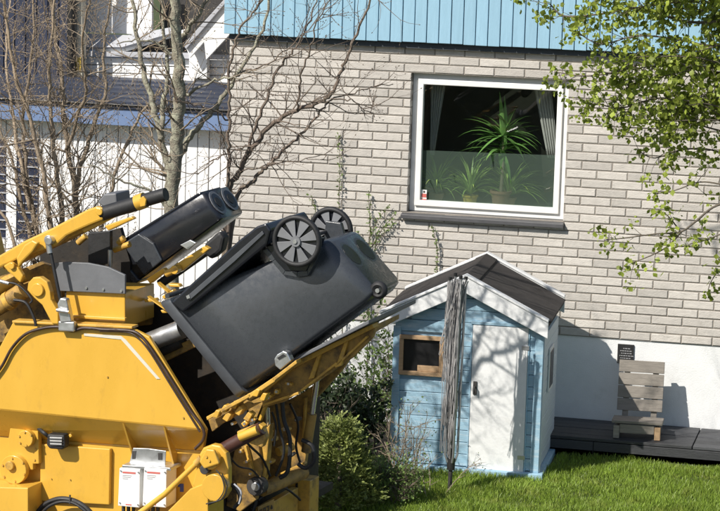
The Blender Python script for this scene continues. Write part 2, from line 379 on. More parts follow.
# indoor plants
def blade(mb, base, d, L, wd, droop, r, n=6):
    d = Vector(d).normalized(); side = d.cross(Vector((0, 0, 1)))
    side = side.normalized() if side.length > .1 else Vector((1, 0, 0))
    p = Vector(base); vs = []
    for i in range(n + 1):
        t = i / n; ww = wd * (1 - abs(2 * t - .7) ** 2.2 * .45) * (1 - t ** 4)
        up = side.cross(d).normalized()
        vs += [p - side * ww / 2 + up * ww * .15, p, p + side * ww / 2 + up * ww * .15]
        p = p + d * (L / n); d = (d + Vector((0, 0, -droop / n))).normalized()
    fs = []
    for i in range(n):
        a = i * 3; fs += [(a, a + 1, a + 4, a + 3), (a + 1, a + 2, a + 5, a + 4)]
    mb.add(vs, fs)
def pot(name, c, r, h, m, parent):
    cx, cy, cz = c; mb = MB(); n = 20; prof = [(.7 * r, 0), (.95 * r, h * .85), (1.08 * r, h * .86), (1.08 * r, h), (.92 * r, h), (.88 * r, h * .9), (0.01, h * .9)]
    vs = [(cx + q * cos(2 * pi * i / n), cy + q * sin(2 * pi * i / n), cz + z) for q, z in prof for i in range(n)]
    fs = [(k * n + i, k * n + (i + 1) % n, (k + 1) * n + (i + 1) % n, (k + 1) * n + i) for k in range(len(prof) - 1) for i in range(n)]
    fs.append(tuple(range(n))[::-1]); mb.add(vs, fs).build(name, m, parent, smooth=True)
wz = WZ0 + .036
c = un(503, 138, .29)
yu = thing('houseplant', 'tall indoor plant with long pointed dark leaves behind the window', 'plant', (c.x, .29, wz))
pot('pot', (c.x, .29, wz), .09, .16, 'pot_brown', yu)
MB().tube([(c.x, .29, wz + .15), (c.x + .01, .29, wz + .35), (c.x, .29, c.z)], [.016, .014, .012], 8).build('stem', 'bark_tan', yu, smooth=True)
r = random.Random(11); mb = MB()
for k in range(60):
    az = r.uniform(0, 2 * pi); el = r.uniform(-.35, 1.3)
    blade(mb, (c.x + r.uniform(-.02, .02), .29, c.z - .02 + r.uniform(-.14, .06)), (cos(az) * cos(el) * 1.2, sin(az) * cos(el) * .35, sin(el) + .1), r.uniform(.24, .42), r.uniform(.032, .052), r.uniform(.6, 2.0), r)
mb.build('leaf_crown', 'yucca', yu, smooth=True, fix=False)
for (px, py, m, lab, nm) in ((470, 200, 'pot_yellow', 'low grassy indoor plant in a yellow pot behind the frosted glass', 3), (508, 203, 'pot_brown', 'low grassy indoor plant in a brown pot behind the frosted glass', 4), (436, 203, 'pot_brown', 'low grassy indoor plant next to the window sticker', 5)):
    c = un(px, py, .33); sp = thing('spider_plant', lab, 'plant', (c.x, .33, wz)); pot('pot', (c.x, .33, wz), .068, .10, m, sp)
    r = random.Random(nm); mb = MB()
    for k in range(70):
        az = r.uniform(0, 2 * pi); el = r.uniform(.5, 1.4)
        blade(mb, (c.x, .33, wz + .10), (cos(az) * cos(el), sin(az) * cos(el) * .5, sin(el)), r.uniform(.26, .46), r.uniform(.014, .022), r.uniform(1.0, 2.4), r)
    mb.build('leaf_crown', 'spider', sp, smooth=True, fix=False)
for (p0, p1, w0, w1, lab) in (((439, 84), (432, 155), .16, .04, 'gathered grey curtain hanging beside the sticker side of the window'), ((540, 84), (553, 158), .17, .10, 'gathered grey curtain hanging beside the tall indoor plant')):
    a = un(*p0, .30); b = un(*p1, .30); mb = MB(); n = 26; rows = 8
    vs = []
    for j in range(rows + 1):
        t = j / rows; cx = a.x + (b.x - a.x) * t; ww = w0 + (w1 - w0) * t ** .8; z = a.z + .1 + (b.z - a.z - .1) * t
        vs += [(cx + ww * (i / n - .5), .30 + .014 * sin(i * 1.35 + .3 * t), z) for i in range(n + 1)]
    fs = [(j * (n + 1) + i, j * (n + 1) + i + 1, (j + 1) * (n + 1) + i + 1, (j + 1) * (n + 1) + i) for j in range(rows) for i in range(n)]
    o = mb.add(vs, fs).build('curtain', 'curtain', smooth=True, fix=False); tag(o, lab, 'curtain')
    sm = o.modifiers.new('solid', 'SOLIDIFY'); sm.thickness = .002
# plaque on the plinth
p0 = un(617, 363, -.0); p1 = un(634, 345, 0)
pl = thing('wall_plaque', 'small dark plaque with white lettering on the white plinth', 'plaque', ((p0.x + p1.x) / 2, 0, p0.z))
boxw('plate', p0.x, p1.x, -.004, .011, p0.z, p1.z, 'rough_plastic', pl, bevel=.002)
r = random.Random(1)
for k in range(5):
    zz = p1.z - .035 - k * .021; ww = (.04, .09, .075, .10, .085)[k]
    cx = (p0.x + p1.x) / 2; xx = cx - ww / 2; mb = MB()
    while xx < cx + ww / 2:
        q = r.uniform(.008, .022); mb.box((xx + q / 2, -.0055, zz), (q, .002, .006)); xx += q + .005
    mb.build('lettering', 'print_grey', pl)

# ================================================================== GARAGE (set back from the brick corner)
gy = .62
gar = thing('garage', 'garage with white upright boards, blue fascia and dark blue roof beside brick wall', 'garage', (-3.5, gy, 0))
zt = un(150, 134, gy).z
fa = un(150, 109, .47); fb = un(150, 127, .47)
boxw('wall', -6.2, XL - .002, gy + .02, 2.6, -.2, fb.z + .05, 'siding_back', gar)
x = -6.1; r = random.Random(8); bw = .108
wins = [(un(-4, 150, gy).x, un(6, 150, gy).x), (un(21, 150, gy).x, un(36, 150, gy).x)]
wz0, wz1 = un(20, 240, gy).z, un(20, 138, gy).z
while x < XL - .02:
    x1 = min(x + bw - .008, XL - .004); z0 = -.05
    hit = any(x < b and x1 > a for a, b in wins)
    if hit:
        boxw('board', x, x1, gy - .005, gy + .018, z0, wz0, 'white_board', gar, bevel=.003)
        boxw('board', x, x1, gy - .005, gy + .018, wz1, fb.z + .045, 'white_board', gar, bevel=.003)
        boxw('window_glass', x - .004, x1 + .004, gy + .006, gy + .016, wz0, wz1, 'navy', gar)
    else:
        boxw('board', x, x1, gy - .005 + r.uniform(-.003, .003), gy + .018, z0, fb.z + .045, 'white_board', gar, bevel=.003)
    x += bw
for (a, b) in wins:
    k = 0; z = wz0
    while z < wz1:
        boxw('window_bar', a - .02, b + .02, gy - .006, gy + .004, z, z + .012, 'soft_grey', gar); z += .085
ex = XL - .01
boxw('fascia', -6.3, ex, .45, .475, fb.z, fa.z - .012, 'blue_fascia', gar, bevel=.004)
boxw('soffit', -6.3, ex, .477, gy + .05, fb.z + .012, fb.z + .03, 'soft_grey', gar)
rt = un(150, 79, 2.3)
roof = MB().hexa([(-6.3, .44, fa.z - .01), (ex, .44, fa.z - .01), (ex, 2.3, rt.z - .03), (-6.3, 2.3, rt.z - .03)], [(-6.3, .44, fa.z - .004), (ex, .44, fa.z - .004), (ex, 2.3, rt.z - .012), (-6.3, 2.3, rt.z - .012)]).build('roof', 'navy_roof', gar)
nr = 7
for k in range(nr):
    t0, t1 = k / nr, (k + 1) / nr; y0 = .43 + (2.3 - .43) * t0; y1 = .43 + (2.3 - .43) * t1
    za = fa.z + (rt.z - fa.z) * t0; zb = fa.z + (rt.z - fa.z) * t1
    MB().hexa([(-6.3, y0, za + .016), (ex, y0, za + .016), (ex, y1 + .02, zb + .002), (-6.3, y1 + .02, zb + .002)],
              [(-6.3, y0, za - .004), (ex, y0, za - .004), (ex, y1 + .02, zb - .006), (-6.3, y1 + .02, zb - .006)]).build('roof_panel', 'navy_roof', roof)
gt = un(150, 107, .425)
MB().tube([(-6.3, .425, gt.z + .005), (ex, .425, gt.z + .005)], .012, 8).build('gutter_wire', 'black_gloss', gar, smooth=True)

# ---- entrance building behind the garage roof
py_ = 2.45
por = thing('entrance_porch', 'white boarded entrance with sloping white roof edge and dark opening behind garage roof', 'porch', (-2.5, py_, 0))
def pq(pts, y0, th, m, name, parent, bevel=.004):
    q = [un(a, b, y0) for a, b in pts]
    return MB().prism([(v.x, v.z) for v in q], y0, y0 + th).build(name, m, parent, bevel=bevel)
for k in range(3):
    ya = 57 + k * 8; pq([(84, ya), (234, ya + 3.5), (234, ya + 10.5), (84, ya + 7)], py_ + (k % 2) * .004, .03, 'white_board', 'board', por)
boxw('base', -4.2, XL - .3, py_ + .05, py_ + 1.6, 0, un(150, 60, py_).z, 'white_board', por)
pq([(84, 51), (236, 55), (236, 60), (84, 56)], py_ - .06, .15, 'soft_grey', 'rail', por)
pq([(80, -30), (152, -30), (152, 35), (80, 32)], py_ + .14, .05, 'white_board', 'panel', por)
pq([(160, -20), (250, -20), (250, 62), (110, 60), (110, 36), (160, 36)], py_ + .5, .05, 'dark_steel', 'recess_shade', por)  # flat dark sheet, shade under the porch roof put into its colour
# small canopy with a grey sloping face
q = [un(82, 33, py_ + .10), un(128, 35, py_ + .10), un(172, 27, py_ + .10), un(172, 33, py_ - .06), un(122, 47, py_ - .06), un(82, 47, py_ - .06)]
MB().hexa(q, [v + Vector((0, .05, -.03)) for v in q]).build('canopy', 'soft_grey', por)
pq([(98, 47), (122, 47.5), (172, 33), (185, 29), (186, 33), (124, 52), (98, 51)], py_ - .02, .06, 'white_paint', 'canopy_edge', por)
pq([(189, 38), (207, 33), (207, 79), (189, 78)], py_ - .12, .1, 'white_paint', 'post', por)
pq([(186, 48), (240, -14), (275, -14), (206, 60), (204, 42), (190, 58)], py_ - .25, .04, 'white_paint', 'roof_edge', por)
pq([(183, 45), (236, -14), (240, -14), (186, 49)], py_ - .29, .5, 'soft_grey', 'roof_edge_cap', por)
pq([(208, 36), (236, 14), (236, 58), (208, 57)], py_ + .1, .05, 'soft_grey', 'side_wall', por)
nav = thing('navy_house', 'house wall of dark navy upright boards with a black drainpipe', 'house', (-4.5, py_ - .3, 0))
x0 = -6.4; xe = un(68, 60, py_ - .3).x; r = random.Random(2)
boxw('wall', x0, xe, py_ - .25, py_ - .1, 0, 5, 'navy', nav)
boxw('wall', x0, xe - 1.6, py_ - .098, py_ + 2, 0, 5, 'navy', nav)
x = x0
while x < xe - .02:
    boxw('board', x, min(x + .105, xe), py_ - .275 + r.uniform(0, .006), py_ - .252, 1.5, 5, 'navy', nav, bevel=.003); x += .113
a = un(71, 90, py_ - .34); MB().tube([(a.x, py_ - .34, a.z - .4), (a.x, py_ - .34, 5)], .045, 12).build('drainpipe', 'black_gloss', nav, smooth=True)
pq([(75.5, -30), (82, -30), (82, 80), (75.5, 79)], py_ - .3, .12, 'cream', 'corner_post', nav)
pq([(76, 57), (81, 57), (81, 72), (76, 72)], py_ - .31, .008, 'pot_yellow', 'marker', nav)

# ================================================================== PLAYHOUSE
pc = un(466, 470, -1.6)
PH = Matrix.Translation((pc.x, -1.6, 0)) @ Matrix.Rotation(radians(2.5), 4, 'Z')
def pb(x0, x1, y0, y1, z0, z1, name, m, parent, bevel=.003, rot=None):
    return MB(PH).box(((x0 + x1) / 2, (y0 + y1) / 2, (z0 + z1) / 2), (x1 - x0, y1 - y0, z1 - z0)).build(name, m, parent, bevel=bevel)
iPH = PH.inverted()
def phx(px, py):                      # pixel -> playhouse front-plane local (x, z)
    o = iPH @ CAM; d = (iPH.to_3x3()) @ ray(px, py); t = -o.y / d.y; p = o + d * t; return p.x, p.z
play = thing('playhouse', 'small light blue wooden playhouse with white door and dark felt roof', 'playhouse', PH.translation)
xl, _ = phx(393, 400); xr, _ = phx(540, 400)
zw = phx(395, 325)[1]                 # wall height at eaves
dep = 1.12
ax, az = phx(468, 276); az -= .005
sl_ = .49
dl, dz0 = phx(468, 470); dr, dz1 = phx(529, 328)
wl, wt = phx(400, 334); wr, wb = phx(443, 377)
pb(xl + .02, xr - .02, .025, dep - .02, .05, zw, 'inner_wall', 'play_blue', play)
bh = .098; z = .06; i = 0
def gable_top(x): return az - .06 - sl_ * abs(x - ax)
while z < az - .1:
    z1 = z + bh - .004
    spans = [(xl, xr)]
    half = (az - .06 - z1) / sl_
    spans = [(max(xl, ax - half), min(xr, ax + half))]
    def cut(sp, a, b):
        out = []
        for p, q in sp:
            if q <= a or p >= b: out.append((p, q))
            else:
                if p < a - .01: out.append((p, a))
                if q > b + .01: out.append((b, q))
        return out
    if z < dz1: spans = cut(spans, dl, dr)
    if z1 > wb and z < wt: spans = cut(spans, wl, wr)
    for p, q in spans:
        if q - p > .02: pb(p, q, 0, .024, z, z1, 'board', 'play_blue', play, .004)
    if z1 < zw + .02:
        ys0 = .025
        MB(PH).box((xr - .006, dep / 2 + .01, (z + z1) / 2), (.024, dep - .03, z1 - z)).build('board', 'play_side', play, bevel=.004)
        MB(PH).box((xl + .006, dep / 2 + .01, (z + z1) / 2), (.024, dep - .03, z1 - z)).build('board', 'play_blue', play, bevel=.004)
    z += bh; i += 1
MB(PH).prism([(ax, az - .05), (xl + .02, zw), (xr - .02, zw)], .03, dep - .02).build('gable_wall', 'play_blue', play)
pb(xr - .055, xr + .012, -.016, -.002, .05, zw, 'corner_board', 'play_blue', play)
pb(xl - .012, xl + .05, -.016, -.002, .05, zw, 'corner_board', 'play_blue', play)
pb(xr + .0075, xr + .02, -.001, .05, .05, zw - .01, 'corner_board', 'play_side', play)
pb(xl - .05, xr + .05, -.06, dep + .03, -.02, .05, 'base_frame', 'play_blue', play, .006)
door = pb(dl, dr, -.012, .02, dz0 + .01, dz1, 'door', 'play_white', play, .006)
pb(dl - .014, dl - .002, -.01, .02, .05, dz1 + .02, 'door_trim', 'play_blue', play)
pb(dl - .014, dr + .014, -.018, .005, dz1 + .004, dz1 + .03, 'door_trim', 'play_blue', play)
pb(dr + .002, dr + .012, -.01, .02, .05, dz1 + .003, 'door_trim', 'play_blue', play)
hz = phx(472, 388)[1]
pb(dl + .018, dl + .05, -.022, -.0125, hz - .05, hz + .06, 'handle_plate', 'dark_steel', door, .004)
MB(PH).tube([(dl + .034, -.02, hz + .02), (dl + .034, -.05, hz + .02), (dl + .034, -.05, hz - .03)], .006, 8).build('handle', 'dark_steel', door, smooth=True)
for t in (.1, .85):
    pb(dr - .05, dr + .01, -.016, -.0125, dz0 + (dz1 - dz0) * t, dz0 + (dz1 - dz0) * t + .035, 'hinge', 'steel', door)
pw = MB(PH); t_ = .034
wnd = pb(wl, wr, -.02, .005, wt - t_, wt, 'window', 'raw_wood', play, .003)
pb(wl, wr, -.02, .005, wb, wb + t_, 'frame_bar', 'raw_wood', wnd); pb(wl, wl + t_, -.0195, .005, wb + t_ + .001, wt - t_ - .001, 'frame_bar', 'raw_wood', wnd)
pb(wr - t_, wr, -.0195, .005, wb + t_ + .001, wt - t_ - .001, 'frame_bar', 'raw_wood', wnd)
pb(wl + .01, wr - .01, .006, .02, wb + .01, wt - .01, 'pane', 'black_gloss', wnd)
pb((wl + wr) / 2 - .03, wr - t_ - .002, -.006, .004, wb + t_ + .001, wb + t_ + .05, 'box_behind_pane', 'raw_wood', wnd)
# side window
pb(xr + .0085, xr + .022, .42, .70, .62, .98, 'window', 'play_white', play)
pb(xr + .0095, xr + .026, .45, .67, .65, .95, 'pane', 'black_gloss', play)
# roof: two sloping slabs with felt, white gable boards
ov = .115; x_l = xl - ov; x_r = xr + ov * .45; f0, f1 = -.10, dep - .02
def slab(xa, xb, y0, y1, lift, th, name, m, parent):
    za, zb = az + lift - sl_ * abs(xa - ax), az + lift - sl_ * abs(xb - ax)
    return MB(PH).hexa([(xa, y0, za), (xb, y0, zb), (xb, y1, zb), (xa, y1, za)], [(xa, y0, za - th), (xb, y0, zb - th), (xb, y1, zb - th), (xa, y1, za - th)]).build(name, m, parent, bevel=.003)
rl = slab(x_l, ax, f0 + .028, f1 - .002, 0, .03, 'roof', 'felt', play); rr = slab(ax, x_r, f0 + .028, f1 - .002, 0, .03, 'roof', 'felt', play)
slab(x_l - .012, ax - .02, f0 + .09, f1 - .04, .012, .011, 'felt_sheet', 'felt', rl); slab(ax + .02, x_r + .012, f0 + .09, f1 - .04, .012, .011, 'felt_sheet', 'felt', rr)
slab(ax - .09, ax, f0 + .05, f1 - .02, .026, .012, 'ridge_felt', 'felt', rl); slab(ax, ax + .09, f0 + .05, f1 - .02, .026, .012, 'ridge_felt', 'felt', rr)
for (ya, yb) in ((f0, f0 + .026), (f1, f1 + .024)):
    for (xa, xb) in ((x_l, ax), (ax, x_r)):
        za, zb = az + .012 - sl_ * abs(xa - ax), az + .012 - sl_ * abs(xb - ax); hh = .13
        MB(PH).prism([(xa, za), (xb, zb), (xb, zb - hh), (xa, za - hh)], ya, yb).build('gable_board', 'play_white', play, bevel=.004)
        MB(PH).prism([(xa, za + .022), (xb, zb + .022), (xb, zb + .003), (xa, za + .003)], ya - .012, yb + .035).build('edge_strip', 'play_white', play, bevel=.003)

# ================================================================== DECK, CHAIR
dzt = .17
dfr = ung(640, 442, dzt).y
dk = thing('deck', 'low charcoal wooden deck along the white plinth', 'deck', (3.3, -.3, 0))
dx0 = un(556, 430, -.02).x; nb = 6; dd = (-.004 - dfr) / nb; r = random.Random(4)
for k in range(nb):
    y0 = dfr + k * dd; x = dx0 - .35
    for (xa, xb) in ((x, 3.02), (3.026, 4.9)):
        boxw('plank', xa, xb - .003, y0 + .003, y0 + dd - .003, dzt - .028, dzt + r.uniform(-.002, .002), 'deck', dk, bevel=.004)
for k, (za, zb) in enumerate(((.0, .062), (.068, .132))):
    for (xa, xb) in ((dx0 - .35, 2.2), (2.204, 3.3), (3.304, 4.9)):
        boxw('front_board', xa, xb, dfr + .004, dfr + .03, za - .06, zb + .005, 'deck', dk, bevel=.004)
boxw('joist', dx0 - .3, 4.85, dfr + .05, -.05, 0.005, dzt - .03, 'deck', dk)
# chair
cb = un(640, 437, dfr + .12)
CH = Matrix.Translation((un(637, 437, dfr + .1).x, dfr + .06, dzt + .003)) @ Matrix.Rotation(radians(4), 4, 'Z')
chair = thing('pallet_chair', 'low weathered wooden chair with slatted back standing on the deck', 'chair', CH.translation)
def cbx(c, d, name, m, rot=None, bevel=.004): return MB(CH).box(c, d, rot).build(name, m, chair, bevel=bevel)
cw = .40
for sx in (-1, 1):
    cbx((sx * (cw / 2 - .03), .03, .055), (.05, .045, .11), 'leg', 'raw_wood' if sx > 0 else 'grey_wood')
    cbx((sx * (cw / 2 - .03), .33, .055), (.045, .045, .11), 'leg', 'grey_wood')
    cbx((sx * (cw / 2 - .028), .18, .10), (.03, .25, .05), 'side_rail', 'grey_wood')
cbx((0, .022, .085), (cw - .115, .02, .075), 'front_rail', 'grey_wood')
for k in range(3): cbx((0, .045 + k * .108, .143 - k * .012), (cw + .02, .10, .022), 'seat_slat', 'grey_wood')
tilt = Matrix.Rotation(radians(-13), 3, 'X')
for k in range(4):
    hgt = .20 + k * .105
    cbx((-.0, .335 + (hgt - .14) * .23, hgt + .02), (cw - .02, .018, .100), 'back_slat', 'grey_wood', tilt)
for sx in (-1, 1):
    cbx((sx * .12, .365 + .035 + .005, .33), (.05, .03, .50), 'back_post', 'grey_wood', tilt)

# ================================================================== REFUSE TRUCK
TY = radians(8)
t0 = un(206, 430, -6.5)
TM = Matrix.Translation((t0.x, -6.5, 0)) @ Matrix.Rotation(-TY, 4, 'Z'); iTM = TM.inverted(); i3 = iTM.to_3x3()
def ut(px, py, b=0.):                 # pixel -> (along truck, up) on the upright plane b metres behind the near side
    o = iTM @ CAM; d = i3 @ ray(px, py); p = o + d * ((b - o.y) / d.y); return p.x, p.z
def u3(px, py, b=0.):
    a, z = ut(px, py, b); return Vector((a, b, z))
truck = thing('refuse_truck', 'yellow refuse collection truck with raised bin lift at its rear', 'truck', (t0.x, -5.4, -.355))
def plate(name, pts, b, th, m='yellow', parent=None, bevel=.006, **k):
    return MB(TM).prism([ut(x, y, b) for x, y in pts], b, b + th).build(name, m, parent or truck, bevel=bevel, **k)
def rod(name, pts, b, r, m='yellow', parent=None, n=14):
    path = [u3(p[0], p[1], p[2] if len(p) > 2 else b) for p in pts]
    return MB(TM).tube(path, r, n).build(name, m, parent or truck, smooth=True)
def smoothpath(pts, k=6):
    P = [Vector(p) for p in pts]; out = []
    for i in range(len(P) - 1):
        a, b_, c_, d_ = P[max(i - 1, 0)], P[i], P[i + 1], P[min(i + 2, len(P) - 1)]
        for j in range(k):
            t = j / k; out.append(.5 * ((2 * b_) + (c_ - a) * t + (2 * a - 5 * b_ + 4 * c_ - d_) * t * t + (3 * b_ - a - 3 * c_ + d_) * t ** 3))
    return out + [P[-1]]
def hose(name, pts, b, r, m='rubber', parent=None):
    path = smoothpath([u3(p[0], p[1], p[2] if len(p) > 2 else b) for p in pts])
    return MB(TM).tube(path, r, 8).build(name, m, parent or truck, smooth=True)
def disc(name, c, b, r, th, m='yellow', parent=None, n=24, bevel=.004):
    a, z = ut(c[0], c[1], b)
    return MB(TM).tube([(a, b, z), (a, b + th, z)], r, n).build(name, m, parent or truck, smooth=True, bevel=bevel)
def bolts(pts, b, r=.008, m='yellow', parent=None):
    for p in pts: disc('bolt', p, b - .008, r, .01, m, parent, 8, 0)
S = 1 / 163.
TWID = 2.25
# side of the hopper
side_poly = [(-75, 388), (-2, 350), (13, 322), (133, 329), (149, 337), (206, 430), (-75, 402)]
hs = plate('hopper_side', side_poly, 0, .035)
bolts([(107, 377), (183, 418)], 0, .006, 'yellow_worn', hs)
plate('reflective_strip', [(84, 333.5), (121, 336), (126, 340), (160, 379), (156.5, 379), (121, 339.5), (84, 335.8)], -.004, .003, 'tape', hs, 0)
plate('top_edge', [(12, 320.5), (132, 326.5), (132, 329), (12, 323)], -.02, .09, 'yellow_worn', hs, .004)
hose('edge_hose', [(-10, 382), (2, 366), (12, 348), (26, 334), (44, 328), (60, 327), (72, 331), (84, 328), (104, 329.5), (128, 330.5), (140, 335), (152, 350), (170, 378), (190, 410), (203, 429), (203, 440), (195, 449)], -.022, .010, 'hose', hs)
hose('edge_hose', [(100, 331), (126, 332), (137, 337), (150, 352), (168, 381), (188, 413), (200, 432)], -.02, .006, 'hose', hs)
plate('clamp', [(58, 321), (74, 322), (74, 332), (58, 331)], -.055, .04, 'steel', hs, .008)
# inward slope under it
def slope_panel():
    q = [u3(-75, 402, 0), u3(206, 430, 0), u3(203, 451, .2), u3(-75, 431, .2)]
    return MB(TM).hexa(q, [v + Vector((0, .035, .0)) for v in q]).build('slope_panel', 'yellow', truck, bevel=.004)
sp = slope_panel()
# lower side wall down to the frame
a0, z0 = ut(-75, 431, .2); a1, z1 = ut(203, 451, .2)
MB(TM).prism([(a0, z0), (a1, z1), (a1, .25), (a0, .25)], .2, .26).build('lower_side', 'yellow', truck, bevel=.005)
for (pa, pb_, pc_) in (((122, 423), (124, 443), (134, 462)), ((163, 427), (165, 447), (174, 468))):
    q = [u3(*pa, .002)]; q += [Vector((q[0].x, .199, u3(134, pb_[1] + 1, .2).z)), Vector((q[0].x, .199, u3(134, pc_[1] + 4, .2).z))]
    MB(TM).hexa(q, [v + Vector((.012, 0, 0)) for v in q]).build('gusset', 'yellow', truck)
hp = plate('hatch_panel', [(40, 444), (110, 449), (109, 505), (40, 501)], .165, .034)
bolts([(51, 479), (70, 480)], .165, .004, 'yellow_worn', hp)
disc('knob', (70, 436), .12, .012, .05, 'yellow')
# rounded bearing bracket at the left
plate('bearing_plate', [(8, 470), (8, 440), (10, 428), (17, 420), (26, 418), (34, 421), (38, 429), (39, 464), (33, 464), (33, 470)], .12, .05)
for (c, rr_) in (((25, 439), .055), ((13, 470), .095)):
    d_ = disc('bearing_cap', c, .075, rr_, .045)
    for k in range(6): 
        an = k * pi / 3 + .4; bolts([(c[0] + cos(an) * rr_ * 163 * .75, c[1] + sin(an) * rr_ * 163 * .75)], .075, .007, 'yellow_worn', d_)
disc('bearing_pin', (9, 466), .05, .03, .03, 'yellow_worn')
bolts([(35, 449), (34, 460)], .12, .007, 'yellow_worn')
plate('step_box', [(-75, 485), (28, 488), (28, 560), (-75, 560)], -.02, .20)
# work lamp
lamp = plate('work_lamp', [(47, 434), (64, 435), (65, 447), (62, 450), (49, 449), (46, 445)], .06, .07, 'rubber', None, .012)
plate('lamp_lens', [(49.5, 437), (62, 437.5), (61.5, 446), (50, 446)], .054, .005, 'lamp_glass', lamp, .003)
for k in range(3): plate('lens_rib', [(49.5, 438.5 + k * 3), (62, 439 + k * 3), (62, 440 + k * 3), (49.5, 439.5 + k * 3)], .050, .0035, 'rubber', lamp, 0)
hose('lamp_cable', [(38, 428, .12), (44, 433, .08), (49, 437, .1)], .1, .012, 'rubber')
hose('cable_loop', [(36, 515), (44, 505), (58, 499), (72, 500), (84, 506), (93, 515)], .10, .016, 'rubber')
hose('cable_loop', [(40, 516), (48, 507), (60, 502), (73, 503), (84, 510), (90, 517)], .08, .010, 'rubber')
rod('cable_tie', [(70, 495, .09), (70, 504, .07)], .1, .006, 'rubber')
# control boxes
cbr = plate('control_bracket', [(129, 464), (133, 448), (148, 448.5), (166, 451), (165, 467), (129, 466)], .10, .008, 'steel', None, .003)
plate('bracket_slot', [(132, 451), (136, 451), (135, 459), (132, 459)], .096, .003, 'dark_steel', cbr, 0); plate('bracket_slot', [(158, 453), (162, 453), (162, 460), (158, 460)], .096, .003, 'dark_steel', cbr, 0)
plate('bracket_shelf', [(122, 465), (170, 468), (171, 471), (122, 468)], .03, .16, 'steel', cbr, .003)
for (x0_, x1_) in ((118.5, 140), (143, 166.5)):
    b_ = plate('control_box', [(x0_ + .8, 468), (x1_, 469.5), (x1_ - .5, 508), (x0_ - .8, 506)], .02, .15, 'box_white', None, .006)
    bolts([(x0_ + 2, 471), (x1_ - 2, 472.5), (x0_ + 1, 503), (x1_ - 2.5, 505)], .02, .005, 'steel', b_)
    plate('print_line', [(x0_ + 4, 471.5), (x0_ + 17, 472.4), (x0_ + 17, 474.2), (x0_ + 4, 473.2)], .018, .0015, 'print_red', b_, 0)
    for k, ln in enumerate((9, 8, 5.5)): plate('print_line', [(x0_ + 4, 475 + k * 1.6), (x0_ + 4 + ln, 475.6 + k * 1.6), (x0_ + 4 + ln, 476.2 + k * 1.6), (x0_ + 4, 475.6 + k * 1.6)], .018, .0015, 'print_grey', b_, 0)
    plate('print_line', [(x0_ + 7, 504), (x0_ + 13, 504.5), (x0_ + 13, 505.6), (x0_ + 7, 505)], .018, .0015, 'print_red', b_, 0)
    for k in range(3): rod('cable_gland', [(x0_ + 5 + k * 5, 506, .08), (x0_ + 5 + k * 5, 514, .08)], .08, .012, 'dark_steel', b_)
plate('blue_sticker', [(178, 484), (183.5, 484), (183.5, 492), (180, 492), (180, 487), (178, 487)], .196, .003, 'print_blue', None, 0)
rod('control_rod', [(128, 522, -.06), (165, 494, -.06), (199, 461, -.05)], -.05, .018, 'yellow')
rod('rod_end', [(196, 464, -.055), (202, 458, -.05)], -.05, .026, 'yellow_worn')
plate('side_box', [(168, 511), (190, 489), (208, 482), (208, 560), (150, 560)], -.06, .24)
# rear bearing bracket
plate('lift_bracket', [(196, 470), (197, 458), (203, 448), (212, 444.5), (220, 446), (226, 453), (228.5, 468), (228.5, 492), (224, 499), (215, 503), (206, 500), (200, 494), (192, 485)], -.05, .06, 'yellow', None, .01)
d_ = disc('pivot_cap', (209, 460), -.10, .062, .05); plate('pivot_link', [(199, 462), (206, 449), (214, 450), (219, 464), (204, 469)], -.125, .025, 'yellow', None, .008)
bolts([(206, 457), (209, 461)], -.125, .008, 'yellow_worn')
disc('motor_cap', (214, 488), -.11, .085, .06)
disc('ram_pin', (204, 470), -.10, .03, .05, 'dark_steel')
hose('thin_cable', [(216, 470), (222, 478), (224, 490), (218, 500), (208, 505)], -.12, .004, 'dark_steel'); hose('thin_cable', [(222, 474), (227, 486), (222, 499), (206, 504)], -.13, .004, 'rubber')
# inside of the hopper: fill plates with the shade put into their near-black colour
ah0, zh = ut(-75, 330, .06)
plate('hopper_shade_fill', [(16, 328), (133, 333), (149, 341), (203, 429), (16, 409)], .05, .03, 'hopper_dark', None, 0)
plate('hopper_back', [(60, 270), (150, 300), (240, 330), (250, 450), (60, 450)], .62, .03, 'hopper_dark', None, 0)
plate('hopper_far_side', [(-75, 322), (60, 322), (150, 325), (220, 340), (285, 420), (-75, 420)], TWID - .1, .035, 'yellow_dirty_shade', None, 0)
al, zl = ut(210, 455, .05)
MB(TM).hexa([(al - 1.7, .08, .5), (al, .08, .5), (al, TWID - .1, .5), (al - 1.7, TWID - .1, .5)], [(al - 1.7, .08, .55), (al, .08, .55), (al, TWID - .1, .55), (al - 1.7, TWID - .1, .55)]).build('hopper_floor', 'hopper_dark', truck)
rod('steel_roller', [(132, 349, .25), (182, 329, .25)], .25, .062, 'steel'); rod('roller_shaft', [(128, 364, .3), (180, 340, .3)], .3, .05, 'dark_steel')
plate('brown_beam', [(150, 357), (200, 335), (204, 343), (156, 366)], .30, .05, 'yellow_dirty_shade', None)
# yellow box with grey rubber flap
plate('flap_box', [(66, 291), (125, 293), (125, 328), (66, 324)], .10, .42, 'yellow', None, .006)
plate('box_lip', [(70, 315), (125, 318), (125, 321), (70, 318)], .07, .03, 'yellow', None, .004)
fl = plate('rubber_flap', [(54, 263), (66, 262), (88, 263), (108, 267), (125, 275), (125, 294), (60, 291)], .07, .02, 'rubber_grey', None, .004)
bolts([(86, 288), (103, 289.5), (121, 291)], .07, .008, 'steel', fl)
plate('dark_flap', [(88, 233), (110, 231), (110, 264), (88, 264)], .35, .04, 'rubber', None, .004)
plate('dark_backing', [(40, 252), (80, 238), (120, 228), (130, 262), (130, 290), (40, 290)], .6, .04, 'hopper_dark', None, 0)
